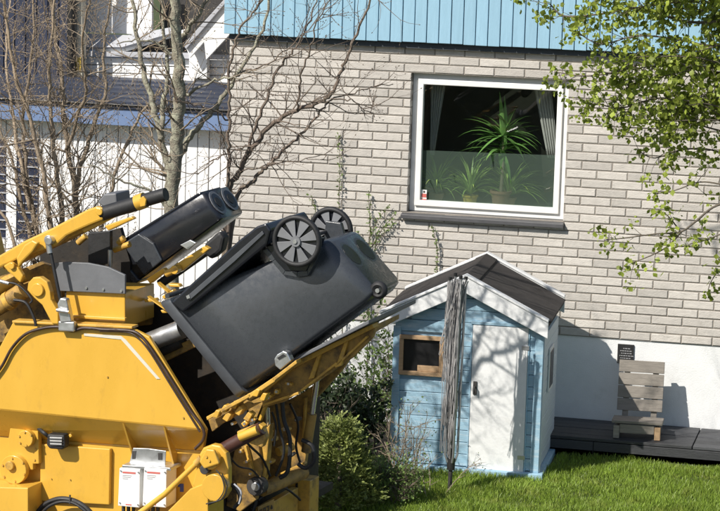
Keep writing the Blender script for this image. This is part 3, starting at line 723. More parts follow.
# gas strut
rod('strut', [(48, 240), (62, 308)], -.04, .011, 'rubber'); rod('strut_end', [(48, 241), (50, 253)], -.04, .019, 'steel'); disc('strut_ball', (48, 241), -.07, .026, .06, 'steel')
plate('strut_foot', [(57, 304), (60, 298), (66, 299), (71, 322), (60, 323)], -.06, .05, 'steel', None, .008)
rod('strut_foot_pin', [(57, 310, -.08), (69, 312, -.08)], -.08, .012, 'steel')
# boom with padded ends
bm_ = plate('boom', [(-40, 287), (-40, 276), (0, 255), (24, 241), (52, 228), (88, 209), (96, 206.5), (103, 208), (105, 214), (102, 220), (92, 224), (76, 231), (66, 236), (55, 246), (38, 252), (18, 259)], -.02, .06, 'yellow', None, .012)
plate('boom_web', [(0, 262), (50, 240), (84, 226), (86, 230), (54, 246), (4, 270)], .05, .16, 'yellow_worn', None, .006)
disc('boom_bolt', (99, 212), -.035, .022, .02, 'yellow', bm_); disc('boom_bolt', (48, 240), -.03, .03, .02, 'steel', bm_)
pad = rod('pad', [(102, 213.5), (138, 203)], .02, .046, 'rubber', None, 18); rod('pad', [(144, 200.5), (163, 195), (166, 194.3)], .02, .042, 'rubber', None, 18)
rod('collar', [(137, 203), (145, 200)], .02, .05, 'yellow', None, 18)
plate('collar_tab', [(139, 199), (143, 196), (146, 200), (145, 206), (140, 207)], -.04, .02, 'yellow', None, .004)
plate('lower_arm', [(80, 229), (114, 213), (118, 215.5), (84, 233)], .02, .04, 'yellow', None, .008)
plate('lower_arm', [(104, 226), (131, 216.5), (134, 219), (108, 231)], .25, .05, 'yellow', None, .008)
plate('grey_cover', [(97, 202), (104, 194), (116, 193), (117, 205), (103, 207)], .5, .2, 'rubber_grey', None, .01)
for (q0, q1) in (((114, 250), (130, 244)), ((118, 243), (124, 238)), ((78, 243), (86, 236))):
    rod('link', [(q0[0], q0[1], .45), (q1[0], q1[1], .45)], .45, .02, 'yellow_worn')
rod('grey_shaft', [(110, 268, .3), (110, 250, .3)], .3, .014, 'steel')
# links and rams at the left
plate('link', [(8, 272), (3, 266), (10, 262), (18, 268), (23, 276), (20, 283), (12, 275)], -.06, .04, 'yellow', None, .008); disc('link_pin', (11, 266), -.08, .022, .03)
plate('link', [(16, 258), (24, 245), (32, 240), (38, 243), (32, 252), (22, 262), (18, 268)], -.08, .04, 'yellow', None, .01)
plate('arc_arm', [(27, 290), (28, 283), (33, 277.5), (40, 277), (47, 282), (50, 292), (51, 300), (58, 312), (58, 324), (52, 324), (42, 305), (34, 298)], -.03, .05, 'yellow', None, .006)
disc('arc_cap', (37, 290), -.05, .042, .04)
rod('ram', [(-20, 318), (10, 300), (24, 290)], .10, .055, 'yellow_dirty_shade'); rod('ram', [(-20, 300), (8, 282), (28, 274)], .2, .045, 'yellow_worn'); rod('ram_band', [(7, 302), (11, 299.5)], .10, .062, 'yellow_worn')
hose('thin_hose', [(2, 282), (16, 284), (26, 292), (32, 300), (30, 303)], -.05, .007, 'rubber'); rod('hose_sleeve', [(0, 281), (9, 283.5)], -.05, .012, 'steel')
hose('thin_hose', [(14, 300), (26, 303), (34, 318), (36, 326)], -.02, .010, 'rubber')
plate('dark_backing', [(-40, 290), (24, 268), (40, 262), (62, 270), (62, 330), (-40, 350)], .3, .04, 'yellow_dirty_shade', None, 0)
# lift hooks near the rim of the big bin
plate('hook_arm', [(146, 279), (163, 268), (166, 271), (150, 284)], .42, .05, 'yellow', None, .006)
plate('hook_arm', [(170, 270), (176, 264), (204, 246), (209, 249), (182, 271), (174, 275)], .45, .05, 'yellow', None, .006)
disc('hook_pin', (174, 270), .38, .028, .06); rod('hook_joint', [(166, 274, .4), (178, 268, .4)], .4, .022, 'yellow_worn')
for k, (x_, y_, l_, an) in enumerate(((163, 288, 14, .9), (168, 294, 10, -.5), (174, 285, 9, .3), (156, 303, 20, .75), (166, 311, 8, .2), (150, 300, 10, .1))):
    plate('hook', [(x_ - l_ / 2 * cos(an) - 2, y_ - l_ / 2 * sin(an)), (x_ + l_ / 2 * cos(an), y_ + l_ / 2 * sin(an) - 2), (x_ + l_ / 2 * cos(an) + 2, y_ + l_ / 2 * sin(an) + 1), (x_ - l_ / 2 * cos(an), y_ - l_ / 2 * sin(an) + 3)], .2 + .03 * k, .05, 'yellow', None, .005)
plate('black_pad', [(204, 244), (219, 231), (224, 238), (221, 251), (211, 260), (203, 254)], .55, .10, 'rubber', None, .02)
plate('clear_bracket', [(180, 245), (190, 240), (196, 243), (188, 250)], .4, .02, 'steel', None, .003)
plate('hook_shelf', [(126, 294), (146, 288), (152, 296), (150, 325), (128, 327)], .53, .04, 'yellow_dirty_shade', None, .004)
# ---- rear lift: bright lip, tray, comb plates, rams
lip = MB(TM)
for (p, q, hh) in (((206, 417), (250, 393), 3.5), ((248, 394.5), (274, 377), 4.5), ((272, 378.5), (296, 360), 3.5)):
    A = [ut(p[0], p[1], -.02), ut(q[0], q[1], -.02), ut(q[0] + 1, q[1] + hh, -.02), ut(p[0] + 1, p[1] + hh, -.02)]
    lip.prism(A, -.02, .05)
lip.build('tray_lip', 'yellow_worn', truck, bevel=.004)
plate('lip_plate', [(208, 420), (246, 399), (252, 404), (262, 402), (240, 414), (222, 424), (212, 432)], .08, .03, 'yellow_dirty_shade', None, .004)
tr = plate('tray_side', [(262, 392), (290, 366), (330, 346), (370, 327), (375, 328), (372, 338), (352, 358), (326, 376), (300, 392), (284, 402), (262, 408)], .30, .05, 'yellow_dirty_shade', None, .006)
plate('tray_flange', [(262, 388), (290, 364), (372, 324), (374, 328), (292, 369), (264, 393)], .24, .10, 'yellow_worn', tr, .005)
qa = [u3(272, 385, .1), u3(284, 366, .1), u3(372, 321, .1)]
def tray_slab(p, q, b0, b1, th, name, m):
    A, B = ut(*p, b0), ut(*q, b0)
    MB(TM).hexa([(A[0], b0, A[1]), (B[0], b0, B[1]), (B[0], b1, B[1]), (A[0], b1, A[1])], [(A[0], b0, A[1] - th), (B[0], b0, B[1] - th), (B[0], b1, B[1] - th), (A[0], b1, A[1] - th)]).build(name, m, truck, bevel=.004)
tray_slab((288, 361), (369, 320), .12, .95, .025, 'tray_top', 'rubber_grey')
tray_slab((240, 402), (366, 329), .36, .95, .03, 'tray_bottom', 'yellow_dirty_shade')
for (x_, y_) in ((318, 352), (345, 340)): plate('tray_rib', [(x_, y_), (x_ + 4, y_ - 2), (x_ - 4, y_ + 26), (x_ - 10, y_ + 28)], .27, .03, 'yellow_worn', tr, .004)
hn = plate('catch', [(274, 359), (277, 354.5), (283, 351), (287, 352.5), (291, 361), (280, 370), (275, 366)], -.0, .06, 'steel', None, .006); plate('catch_slot', [(277, 358), (283, 354), (286, 356), (279, 360)], -.004, .003, 'rubber', hn, 0)
for k, (x_, y_) in enumerate(((214, 413), (222, 408), (232, 404), (254, 392), (261, 396))):
    plate('tooth', [(x_ - 3, y_ + 4), (x_ + 2, y_ - 3), (x_ + 6, y_ - 2), (x_ + 3, y_ + 5)], -.03 + .02 * (k % 3), .06, 'yellow', None, .004)
for k, (x_, y_) in enumerate(((226, 416), (238, 410), (247, 416), (258, 428), (250, 436))):
    plate('tooth', [(x_ - 4, y_ + 3), (x_ + 1, y_ - 4), (x_ + 5, y_ - 1), (x_ + 1, y_ + 6)], .0 + .02 * (k % 3), .07, 'yellow_worn', None, .004)
rod('cross_tube', [(222, 450, .02), (240, 440, .02), (262, 428, .02)], .06, .042, 'red_brown'); rod('cross_tube_end', [(240, 437, -.02), (258, 430, -.02)], 0, .03, 'yellow')
plate('knuckle', [(236, 432), (256, 424), (263, 428), (266, 438), (262, 448), (250, 444), (240, 440)], .02, .06, 'yellow_worn', None, .01)
# side plates and rams of the lift, deeper in
plate('arm_plate', [(252, 428), (262, 404), (284, 402), (304, 392), (326, 376), (350, 358), (340, 372), (322, 392), (312, 402), (308, 440), (303, 478), (286, 486), (262, 492), (250, 470)], .95, .05, 'yellow_dirty_shade', None, .006)
plate('arm_plate', [(236, 444), (258, 440), (262, 470), (256, 500), (240, 512), (226, 506), (230, 470)], .42, .05, 'yellow_dirty_shade', None, .006)
ob = plate('arm_beam', [(262, 430), (270, 424), (266, 472), (262, 490), (254, 488)], .45, .07, 'yellow_worn', None, .01)
rod('ram_rod', [(267, 408, .55), (268, 430, .55)], .55, .018, 'chrome'); rod('ram_body', [(268, 430, .55), (260, 486, .55)], .55, .035, 'yellow_worn')
rod('ram_rod', [(318, 372, .8), (312, 414, .8)], .8, .018, 'chrome'); rod('ram_body', [(312, 414, .8), (306, 452, .8)], .8, .032, 'yellow_dirty_shade')
for pts in ([(282, 398), (284, 420), (290, 440), (288, 470), (280, 478)], [(302, 440), (312, 446), (314, 460), (306, 468), (298, 464)], [(240, 470), (250, 480), (246, 500), (236, 516)], [(232, 496), (246, 490), (256, 498), (250, 518)]):
    hose('hydraulic_hose', pts, .5, .014, 'rubber')
hose('thin_hose', [(276, 404), (280, 430), (284, 452), (276, 476)], .5, .009, 'rubber')
hose('thin_hose', [(228, 482), (237, 490), (240, 500), (234, 508)], .0, .012, 'rubber'); hose('thin_hose', [(234, 484), (241, 492), (239, 504)], -.02, .006, 'soft_grey')
rod('lower_roller', [(262, 490, .5), (304, 472, .9)], .6, .045, 'yellow_dirty_shade'); disc('roller_eye', (255, 487), .38, .06, .08, 'dark_steel'); disc('roller_nut', (255, 487), .36, .028, .03, 'steel')
rod('roller_small', [(278, 452, .6), (292, 446, .7)], .6, .03, 'yellow_worn')
hose('drip_cable', [(258, 500, .5), (272, 490, .6), (284, 488, .8), (296, 496, 1.0), (300, 500, 1.1)], .5, .008, 'rubber')
# brackets, folded edges painted lighter yellow to look lit, and fittings around the lift
for (p, q, hh, b_, m_) in (((300, 390), (336, 362), 2.4, .27, 'yellow_worn'), ((334, 366), (366, 336), 2.2, .27, 'yellow_worn'), ((262, 404), (298, 392), 2.6, .24, 'yellow_worn'), ((258, 420), (264, 404), 2.6, .40, 'yellow'), ((306, 398), (304, 440), 2.2, .92, 'yellow_worn'), ((246, 446), (252, 470), 2.4, .38, 'yellow_worn'), ((270, 478), (304, 462), 2.4, .85, 'yellow_worn')):
    dx_, dz_ = q[0] - p[0], q[1] - p[1]; ln = sqrt(dx_ * dx_ + dz_ * dz_); nx_, nz_ = -dz_ / ln * hh, dx_ / ln * hh
    plate('edge_strip', [p, q, (q[0] + nx_, q[1] + nz_), (p[0] + nx_, p[1] + nz_)], b_, .04, m_, None, .003)
r = random.Random(77)
for k, (x_, y_, b_) in enumerate(((268, 398, .2), (276, 392, .22), (288, 384, .24), (244, 424, .05), (252, 420, .06), (232, 424, .04), (240, 452, .36), (246, 462, .36), (272, 440, .5), (284, 430, .6), (296, 420, .7), (270, 462, .5), (290, 456, .6), (250, 474, .34))):
    w_, h_ = r.uniform(3, 7), r.uniform(2.5, 5); an = r.uniform(-.9, .3); ca, sa = cos(an), sin(an)
    pts = [(x_ + ca * u - sa * v, y_ + sa * u + ca * v) for u, v in ((-w_ / 2, -h_ / 2), (w_ / 2, -h_ / 2), (w_ / 2 + 1, h_ / 3), (w_ / 4, h_ / 2), (-w_ / 2, h_ / 2))]
    br_ = plate('fitting', pts, b_, r.uniform(.03, .07), r.choice(['yellow', 'yellow_worn', 'yellow_worn', 'dark_steel']), None, .005)
    bolts([(x_, y_)], b_, .009, 'steel', br_)
for pts in ([(236, 430, .1), (250, 446, .2), (262, 458, .4), (270, 476, .5)], [(226, 452, .0), (238, 466, .2), (252, 470, .3), (262, 482, .45)], [(290, 404, .6), (298, 424, .7), (296, 446, .75), (300, 462, .8)], [(272, 412, .5), (276, 426, .5), (274, 446, .5)]):
    hose('thin_hose', pts, .3, r.uniform(.006, .010), 'rubber')
# rear end of the body: upright faces across the truck
ar, _ = ut(207, 470, .1)
def cross(a, b0, b1, z0, z1, th, name, m, bevel=.005):
    return MB(TM).box((a + th / 2, (b0 + b1) / 2, (z0 + z1) / 2), (th, b1 - b0, z1 - z0)).build(name, m, truck, bevel=bevel)
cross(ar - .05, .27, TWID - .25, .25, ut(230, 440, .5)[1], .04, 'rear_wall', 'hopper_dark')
zr = ut(285, 486, 1.0)[1]
cross(ar + .14, .55, 1.15, .2, zr - .04, .05, 'rear_panel', 'yellow_worn')
an_, zn_ = ut(262, 505, .55)
pp = [u3(258, 507, .50), u3(274, 499, .62), u3(274, 530, .62), u3(258, 536, .50)]
npl = MB(TM).hexa(pp, [v + Vector((-.01, .01, 0)) for v in pp]).build('number_plate', 'yellow_dirty_shade', truck)  # shade painted in by using the darker yellow
def pquad(s0, s1, t0, t1):
    def at(s, t): return pp[0].lerp(pp[1], s).lerp(pp[3].lerp(pp[2], s), t) + Vector((.004, -.004, 0))
    return [at(s0, t0), at(s1, t0), at(s1, t1), at(s0, t1)]
def glyph(cells, x0_, sc):
    mb = MB(TM)
    for (a_, b_, c_, d_) in cells:
        q = pquad(x0_ + a_ * sc, x0_ + c_ * sc, .12 + b_ * .1, .12 + d_ * .1); mb.hexa(q, [v + Vector((.002, -.002, 0)) for v in q])
    mb.build('numeral', 'dark_ink', npl)
glyph([(0, 0, .25, 1.3), (0, 1.3, 1, 1.6), (.7, 0, 1, 3)], .08, .14)                      # 4
glyph([(0, 0, .28, 3), (.72, 0, 1, 3), (.28, 0, .72, .35), (.28, 2.65, .72, 3)], .30, .16)    # 0
glyph([(0, 0, 1, .35), (.7, .35, 1, 1.4), (0, 1.4, 1, 1.7), (0, 1.7, .3, 2.7), (0, 2.7, 1, 3)], .52, .15)  # 2
glyph([(.3, .3, .7, .8), (.1, .8, .9, 1.6)], .76, .14)
cross(ar + .10, 1.18, 1.34, .2, ut(300, 475, 1.3)[1], .16, 'rear_post', 'yellow_worn')
plate('post_slot', [(295.5, 484), (297.5, 483), (297.5, 492), (295.5, 493)], 1.17, .006, 'rubber', None, 0)
rod('wire_stub', [(302, 493, 1.2), (309, 497, 1.2)], 1.2, .005, 'steel'); rod('wire_stub', [(300, 501, 1.2), (306, 504, 1.2)], 1.2, .005, 'steel')
# chassis, wheels, container and cab: the rest of the truck
cross(a0 - .4, .25, TWID - .1, .25, 1.2, .2, 'rear_bulkhead', 'yellow_dirty_shade')
MB(TM).prism([(a0 - 4.9, .6), (a0 - .42, .6), (a0 - .42, 1.5), (a0 - .7, 2.55), (a0 - 4.9, 2.55)], .0, TWID).build('container', 'yellow', truck, bevel=.03)
for k in range(6): MB(TM).box((a0 - 1.1 - k * .72, -.03, 1.55), (.07, .06, 1.8)).build('container_rib', 'yellow', truck, bevel=.01)
for b_ in (.75, 1.4): MB(TM).box((a0 - 2.6, b_, .33), (7.8, .09, .22)).build('chassis_rail', 'dark_steel', truck)
for aw in (-.95, -2.3, -6.0):
    for b_ in (.14, TWID - .14):
        wz_ = -.355 + .5; cc = (a0 + aw, b_, wz_)
        tw = MB(TM).ring(cc, (0, 1, 0), .37, .13, 36, 12).build('wheel', 'rubber', truck, smooth=True)
        MB(TM).tube([(cc[0], b_ - .09, wz_), (cc[0], b_ + .09, wz_)], .28, 28).build('rim', 'steel', tw, smooth=True)
    MB(TM).tube([(a0 + aw, .1, .145), (a0 + aw, TWID - .1, .145)], .06, 10).build('axle', 'dark_steel', truck)
cbm = MB(TM).prism([(a0 - 6.8, .35), (a0 - 5.05, .35), (a0 - 5.05, 2.6), (a0 - 6.5, 2.6), (a0 - 6.8, 1.5)], .02, TWID - .02).build('cab', 'yellow', truck, bevel=.06)
MB(TM).prism([(a0 - 6.7, 1.55), (a0 - 5.5, 1.45), (a0 - 5.5, 2.35), (a0 - 6.45, 2.35)], .008, .03).build('side_window', 'black_gloss', cbm)

# ================================================================== BIG BIN
c_ = u3(300, 250, .45)
bigbin = thing('wheeled_bin', 'large charcoal wheeled bin tipped upside down into the truck', 'bin', TM @ u3(205, 350, .45))
B0n, B1n = .05, .66                   # near and far side at the rim
R1, R2, Q1, Q2 = (Vector(ut(*p, .08)) for p in ((167, 303), (240, 393), (325, 240), (373, 295)))
def bn(u, v): return R1.lerp(R2, v).lerp(Q1.lerp(Q2, v), u)      # u: rim 0 -> base 1, v: wheel side 0 -> front 1
def bw_(u): return B0n + .055 * u, B1n - .055 * u
def section(u, inset=0., rc=.035):
    n0, n1 = bw_(u); n0 += inset; n1 -= inset; e = .045
    vv0, vv1 = inset * 1.4, 1 - inset * 1.4
    pts = [(vv0 + e, n0), (vv1 - e, n0), (vv1 - e * .3, n0 + rc * .3), (vv1, n0 + rc), (vv1, n1 - rc), (vv1 - e * .3, n1 - rc * .3), (vv1 - e, n1), (vv0 + e, n1), (vv0 + e * .3, n1 - rc * .3), (vv0, n1 - rc), (vv0, n0 + rc), (vv0 + e * .3, n0 + rc * .3)]
    out = []
    for v, b in pts:
        q = bn(u, v); out.append((q.x, b, q.y))
    return out
def loft(secs, cap0, cap1):
    mb = MB(TM); n = len(secs[0]); vs = [p for s_ in secs for p in s_]; fs = []
    for k in range(len(secs) - 1): fs += [(k * n + i, k * n + (i + 1) % n, (k + 1) * n + (i + 1) % n, (k + 1) * n + i) for i in range(n)]
    if cap0: fs.append(tuple(range(n))[::-1])
    if cap1: fs.append(tuple(range((len(secs) - 1) * n, len(secs) * n)))
    return mb.add(vs, fs)
body = loft([section(u) for u in (.0, .25, .5, .75, .93)] + [section(.985, .02), section(1.0, .045)], False, True)
body.build('body', 'bin_plastic', bigbin, smooth=True).modifiers.new('solid', 'SOLIDIFY').thickness = -.006
rim = loft([section(-.012, -.022), section(.045, -.022), section(.05, -.001)], False, False); ro = rim.build('rim', 'bin_edge', bigbin, smooth=True); sm = ro.modifiers.new('solid', 'SOLIDIFY'); sm.thickness = .006
# handle bar at the wheel-side rim
q = bn(.02, -.06); MB(TM).tube([(q.x, .1, q.y), (q.x, .61, q.y)], .016, 10).build('handle_bar', 'bin_plastic', bigbin, smooth=True)
# wheel arch lip and wheels
wc = Vector(ut(297, 241, -.02)); WR = 26 * S
bev = []
arch_px = [(262, 250), (272, 262), (283, 275), (297, 277.5), (308, 276), (316, 262), (321, 248)]
ap = [u3(x, y, .058 + .0) for x, y in arch_px]
mb = MB(TM)
for i in range(len(ap) - 1):
    p, q = ap[i], ap[i + 1]; cpt = Vector((wc.x, 0, wc.y))
    def off(v, k): dd_ = Vector((v.x - cpt.x, 0, v.z - cpt.z)).normalized(); return v - dd_ * k
    mb.hexa([p, q, off(q, .035), off(p, .035)], [p + Vector((0, .05, 0)), q + Vector((0, .05, 0)), off(q, .035) + Vector((0, .05, 0)), off(p, .035) + Vector((0, .05, 0))])
mb.build('wheel_arch', 'bin_plastic', bigbin, bevel=.004)
apw = [Vector(ut(x, y, .08)) for x, y in [(258, 246), (272, 262), (283, 273), (308, 272), (320, 250), (328, 236)]]
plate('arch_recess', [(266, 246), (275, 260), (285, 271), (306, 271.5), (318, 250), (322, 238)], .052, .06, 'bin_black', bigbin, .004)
def wheel(c, b, R, parent):
    ax_ = Vector((c[0], b, c[1]))
    t = MB(TM).ring(ax_, (0, 1, 0), R - .016, .016, 40, 10).build('wheel', 'rubber', parent, smooth=True)
    MB(TM).tube([ax_ + Vector((0, .004, 0)), ax_ + Vector((0, .02, 0))], R - .02, 36).build('wheel_disc', 'bin_black', t, smooth=True)
    for k in range(8):
        a_, b2 = k * pi / 4 + .12, k * pi / 4 + pi / 4 - .14
        def pt(rr, an, y): return ax_ + Vector((rr * cos(an), y, rr * sin(an)))
        nn = 4; r0, r1 = R * .2, R * .84
        lo = [pt(r1, a_ + (b2 - a_) * i / nn, -.006) for i in range(nn + 1)] + [pt(r0, b2 + .05, -.016), pt(r0, a_ - .05, -.016)]
        MB(TM).hexa(lo, [v + Vector((0, .008, 0)) for v in lo]).build('spoke', 'wheel_grey', t, bevel=.002)
    MB(TM).tube([ax_ + Vector((0, -.028, 0)), ax_ + Vector((0, .02, 0))], [R * .2, R * .22], 20).build('hub', 'wheel_grey', t, smooth=True)
    MB(TM).tube([ax_ + Vector((0, -.036, 0)), ax_ + Vector((0, -.024, 0))], R * .08, 12).build('hub_cap', 'steel', t, smooth=True)
    mb = MB(TM).ring(ax_, (0, 1, 0), R * .87, .007, 36, 6).build('rim_ring', 'wheel_grey', t, smooth=True)
wheel(wc, -.02, WR, bigbin)
wf = Vector(ut(331, 230, .68)); wheel(wf, .68, WR * .93, bigbin)
MB(TM).tube([(wc.x, -.02, wc.y), (wf.x, .68, wf.y)], .012, 10).build('axle', 'dark_steel', bigbin, smooth=True)
for b_ in (.10, .56): 
    q = [bn(.80, .02), bn(.93, .02), Vector((wc.x + .05, wc.y + .04)), Vector((wc.x - .05, wc.y + .045))]
    MB(TM).prism([(v.x, v.y) for v in q], b_, b_ + .04).build('axle_bracket', 'bin_plastic', bigbin, bevel=.004)
# base: two oval hollows and a castor
bc, bd = bn(1.0, .5), (bn(1.0, 1) - bn(1.0, 0)); bdn = bd.normalized(); outn = Vector((bdn.y, -bdn.x))
if outn.x < 0: outn = -outn
def oval(cv, cb_, rv, rb_, name, m, lift, parent, bnf=bn):
    n = 20; pts = []
    ctr = bnf(1.0, cv); dv = bnf(1.0, 1) - bnf(1.0, 0)
    for k in range(n):
        p = ctr + dv * (rv * cos(2 * pi * k / n)) + outn * lift; pts.append(Vector((p.x, cb_ + rb_ * sin(2 * pi * k / n), p.y)))
    return MB(TM).hexa(pts, [v - Vector((outn.x, 0, outn.y)) * .004 for v in pts]).build(name, m, parent, bevel=0)
for cb_ in (.24, .47):
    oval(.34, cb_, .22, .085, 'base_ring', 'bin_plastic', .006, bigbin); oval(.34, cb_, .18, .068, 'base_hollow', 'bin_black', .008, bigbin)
cc = u3(379, 290, .16); MB(TM).ring(cc, (0, 1, 0), .036, .020, 20, 8).build('castor', 'rubber', bigbin, smooth=True)
MB(TM).tube([cc + Vector((0, -.03, 0)), cc + Vector((0, .03, 0))], .014, 10).build('castor_pin', 'steel', bigbin, smooth=True)
plate('castor_fork', [(366, 288), (376, 281), (382, 290), (374, 298)], .19, .02, 'bin_black', bigbin, .004)
# lid folded back behind the wheel side
L0, L1 = bn(.0, -.03), bn(.0, -.02)
lid_px = [(172, 302), (205, 272), (240, 240), (258, 226), (267, 223), (272, 230), (268, 244), (232, 274), (184, 312)]
lidp = [ut(x, y, .02) for x, y in lid_px]
lid = MB(TM).prism(lidp, .0, .62).build('lid', 'bin_black', bigbin, bevel=.012)
plate('lid_edge', [(186, 297), (232, 257), (262, 231), (264, 234), (234, 262), (190, 300)], -.012, .012, 'bin_edge', lid, .003)
plate('lid_bolt', [(186, 296), (189, 294.5), (190, 298), (187, 299)], -.018, .006, 'steel', lid, 0)

# ================================================================== SMALL BIN
sb_ = thing('slim_bin', 'slim black plastic bin tipped on a raised lift arm beside padded boom', 'bin', TM @ u3(165, 250, .8))
R1, R2, Q1, Q2 = (Vector(ut(*p, .62)) for p in ((112, 250), (137, 282), (203, 192), (220, 220)))
B0n, B1n = .62, 1.02
def bw_(u): return B0n + .015 * u, B1n - .015 * u
loft([section(0, 0, .02), section(.5, 0, .02), section(.96, 0, .02), section(.99, .012, .02), section(1, .02, .02)], True, True).build('body', 'bin_black', sb_, smooth=True)
loft([section(-.03, -.015, .02), section(.03, -.015, .02)], True, True).build('rim', 'bin_plastic', sb_, smooth=True, bevel=.004)
bdn = (bn(1., 1) - bn(1., 0)).normalized(); outn = Vector((bdn.y, -bdn.x))
if outn.x < 0: outn = -outn
for cb_ in (.72, .91):
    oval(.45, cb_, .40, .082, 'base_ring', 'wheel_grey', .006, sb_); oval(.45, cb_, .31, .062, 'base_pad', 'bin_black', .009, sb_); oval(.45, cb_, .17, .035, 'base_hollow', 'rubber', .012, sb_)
q = [bn(.12, .02), bn(.30, .02), bn(.36, .45), bn(.33, .95), bn(.10, .98)]
MB(TM).prism([(v.x, v.y) for v in q], .606, .63).build('side_patch', 'bin_plastic', sb_, bevel=.008)
rib = [bn(.05, .0), bn(.95, .0), bn(.95, -.08), bn(.05, -.10)]
MB(TM).prism([(v.x, v.y) for v in rib], .66, .98).build('top_rib', 'bin_black', sb_, bevel=.01)
rod('support_ram', [(160, 284, .75), (215, 245, .75)], .75, .03, 'dark_steel')

# ================================================================== ROTARY CLOTHES DRYER (folded)
dy = -2.25
b0_ = un(449, 505, dy); b1_ = un(451, 462, dy); top = un(458, 280, dy)
dry = thing('rotary_dryer', 'folded rotary clothes dryer with grey lines on a pole before playhouse', 'clothes dryer', (b1_.x, dy, 0))
MB().tube([(b0_.x, dy, -.05), (b1_.x, dy, b1_.z), (b1_.x + .02, dy, top.z - .25)], .017, 12).build('pole', 'dark_steel', dry, smooth=True)
MB().tube([(b1_.x, dy, b1_.z - .06), (b1_.x + .001, dy, b1_.z + .03)], .032, 14).build('hub', 'rough_plastic', dry, smooth=True)
for k in range(4):
    an = k * pi / 2 + .5; p = Vector((b1_.x + .028 * cos(an), dy + .03 * sin(an), b1_.z)); q = Vector((top.x + .065 * cos(an), dy + .06 * sin(an), top.z + .02 * (k % 2)))
    p2 = Vector((b1_.x + .05 * cos(an), dy + .05 * sin(an), b1_.z + .06))
    MB().tube([p, p2, q], .0095, 8).build('arm', 'alu', dry, smooth=True)
    MB().tube([q, q + Vector((0, 0, .025))], .014, 8).build('arm_cap', 'rough_plastic', dry, smooth=True)
r = random.Random(21); mb = MB()
for k in range(110):
    an = r.uniform(0, 2 * pi); rr_ = r.uniform(.02, .085); wob = r.uniform(-.02, .02); low = r.random() ** 1.4
    spread = 1 + .5 * (1 - abs(low - .5))
    e = un(451 - r.uniform(-7, 13) * (r.random() ** .6), 300 + 160 * r.uniform(.2, 1.0), dy)
    p0_ = Vector((top.x + rr_ * cos(an), dy + rr_ * sin(an), top.z + .01 - r.uniform(0, .05)))
    m_ = Vector(((p0_.x + e.x) / 2 + wob - .01, dy + rr_ * sin(an), (p0_.z + e.z) / 2)); e2 = Vector((e.x, dy + rr_ * sin(an) * .9, e.z))
    path = []
    for i in range(7):
        t = i / 6; path.append(p0_ * (1 - t) ** 2 + m_ * 2 * t * (1 - t) + e2 * t * t + Vector((r.uniform(-.006, .006), r.uniform(-.006, .006), 0)))
    # loop back up
    up = e2.lerp(p0_, .25) + Vector((r.uniform(-.02, .03), r.uniform(-.02, .02), 0)); path.append(e2 + Vector((.008, 0, -.012))); path.append(up)
    mb.tube(path, .0028, 4, caps=False)
mb.build('clothes_lines', 'wire_grey', dry, smooth=True, fix=False, kind='stuff')
# leaning plank
a = un(308, 441, -1.9); b = un(349, 403, -1.5)
pk = MB().tube([(a.x - .3, -2.0, a.z - .27), (b.x, -1.4, b.z)], .03, 4).build('plank', 'grey_wood', bevel=.003); tag(pk, 'weathered plank leaning between the bushes behind the conifer', 'plank')

# ================================================================== BARE TREES
def rndvec(r): 
    v = Vector((r.gauss(0, 1), r.gauss(0, 1), r.gauss(0, 1))); return v.normalized()
def bud(mb, p, d, s, r):
    d = Vector(d).normalized(); a = d.cross(Vector((.3, .8, .5))).normalized(); b = d.cross(a)
    q = [p - d * s * .3, p + a * s * .45 + d * s * .4, p + b * s * .45 + d * s * .4, p - a * s * .45 + d * s * .4, p - b * s * .45 + d * s * .4, p + d * s * 1.6]
    mb.add(q, [(0, 1, 2), (0, 2, 3), (0, 3, 4), (0, 4, 1), (5, 2, 1), (5, 3, 2), (5, 4, 3), (5, 1, 4)])
def twig(mb, p, d, L, rad, depth, r, up=.25, tips=None, nsub=(3, 6), bend=.28, budsize=.010):
    n = max(4, int(L / .07)); n = min(n, 9); path = [Vector(p)]; d = Vector(d).normalized(); subs = []
    for i in range(n):
        d = (d + rndvec(r) * bend + Vector((0, 0, up * .25))).normalized(); path.append(path[-1] + d * (L / n))
        subs.append((path[-1].copy(), d.copy(), (i + 1) / n))
    k = len(path); mb.tube(path, [rad * (1 - .72 * i / (k - 1)) for i in range(k)], 5 if rad > .006 else 4, caps=False)
    if tips is not None: tips.append((path[-1].copy(), d.copy(), depth))
    if budsize: bud(mb, path[-1], d, budsize, r)
    if depth > 0:
        for _ in range(r.randint(*nsub)):
            q, dd_, t = r.choice(subs[:-1] or subs); s = (dd_ + rndvec(r) * 1.0); s = s.normalized()
            twig(mb, q, s, L * r.uniform(.35, .65), rad * (1 - .6 * t) * .65, depth - 1, r, up, tips, nsub, bend, budsize)
    elif budsize:
        for q, dd_, t in subs[1:-1]:
            if r.random() < .5: bud(mb, q, dd_ + rndvec(r) * .9, budsize * .8, r)
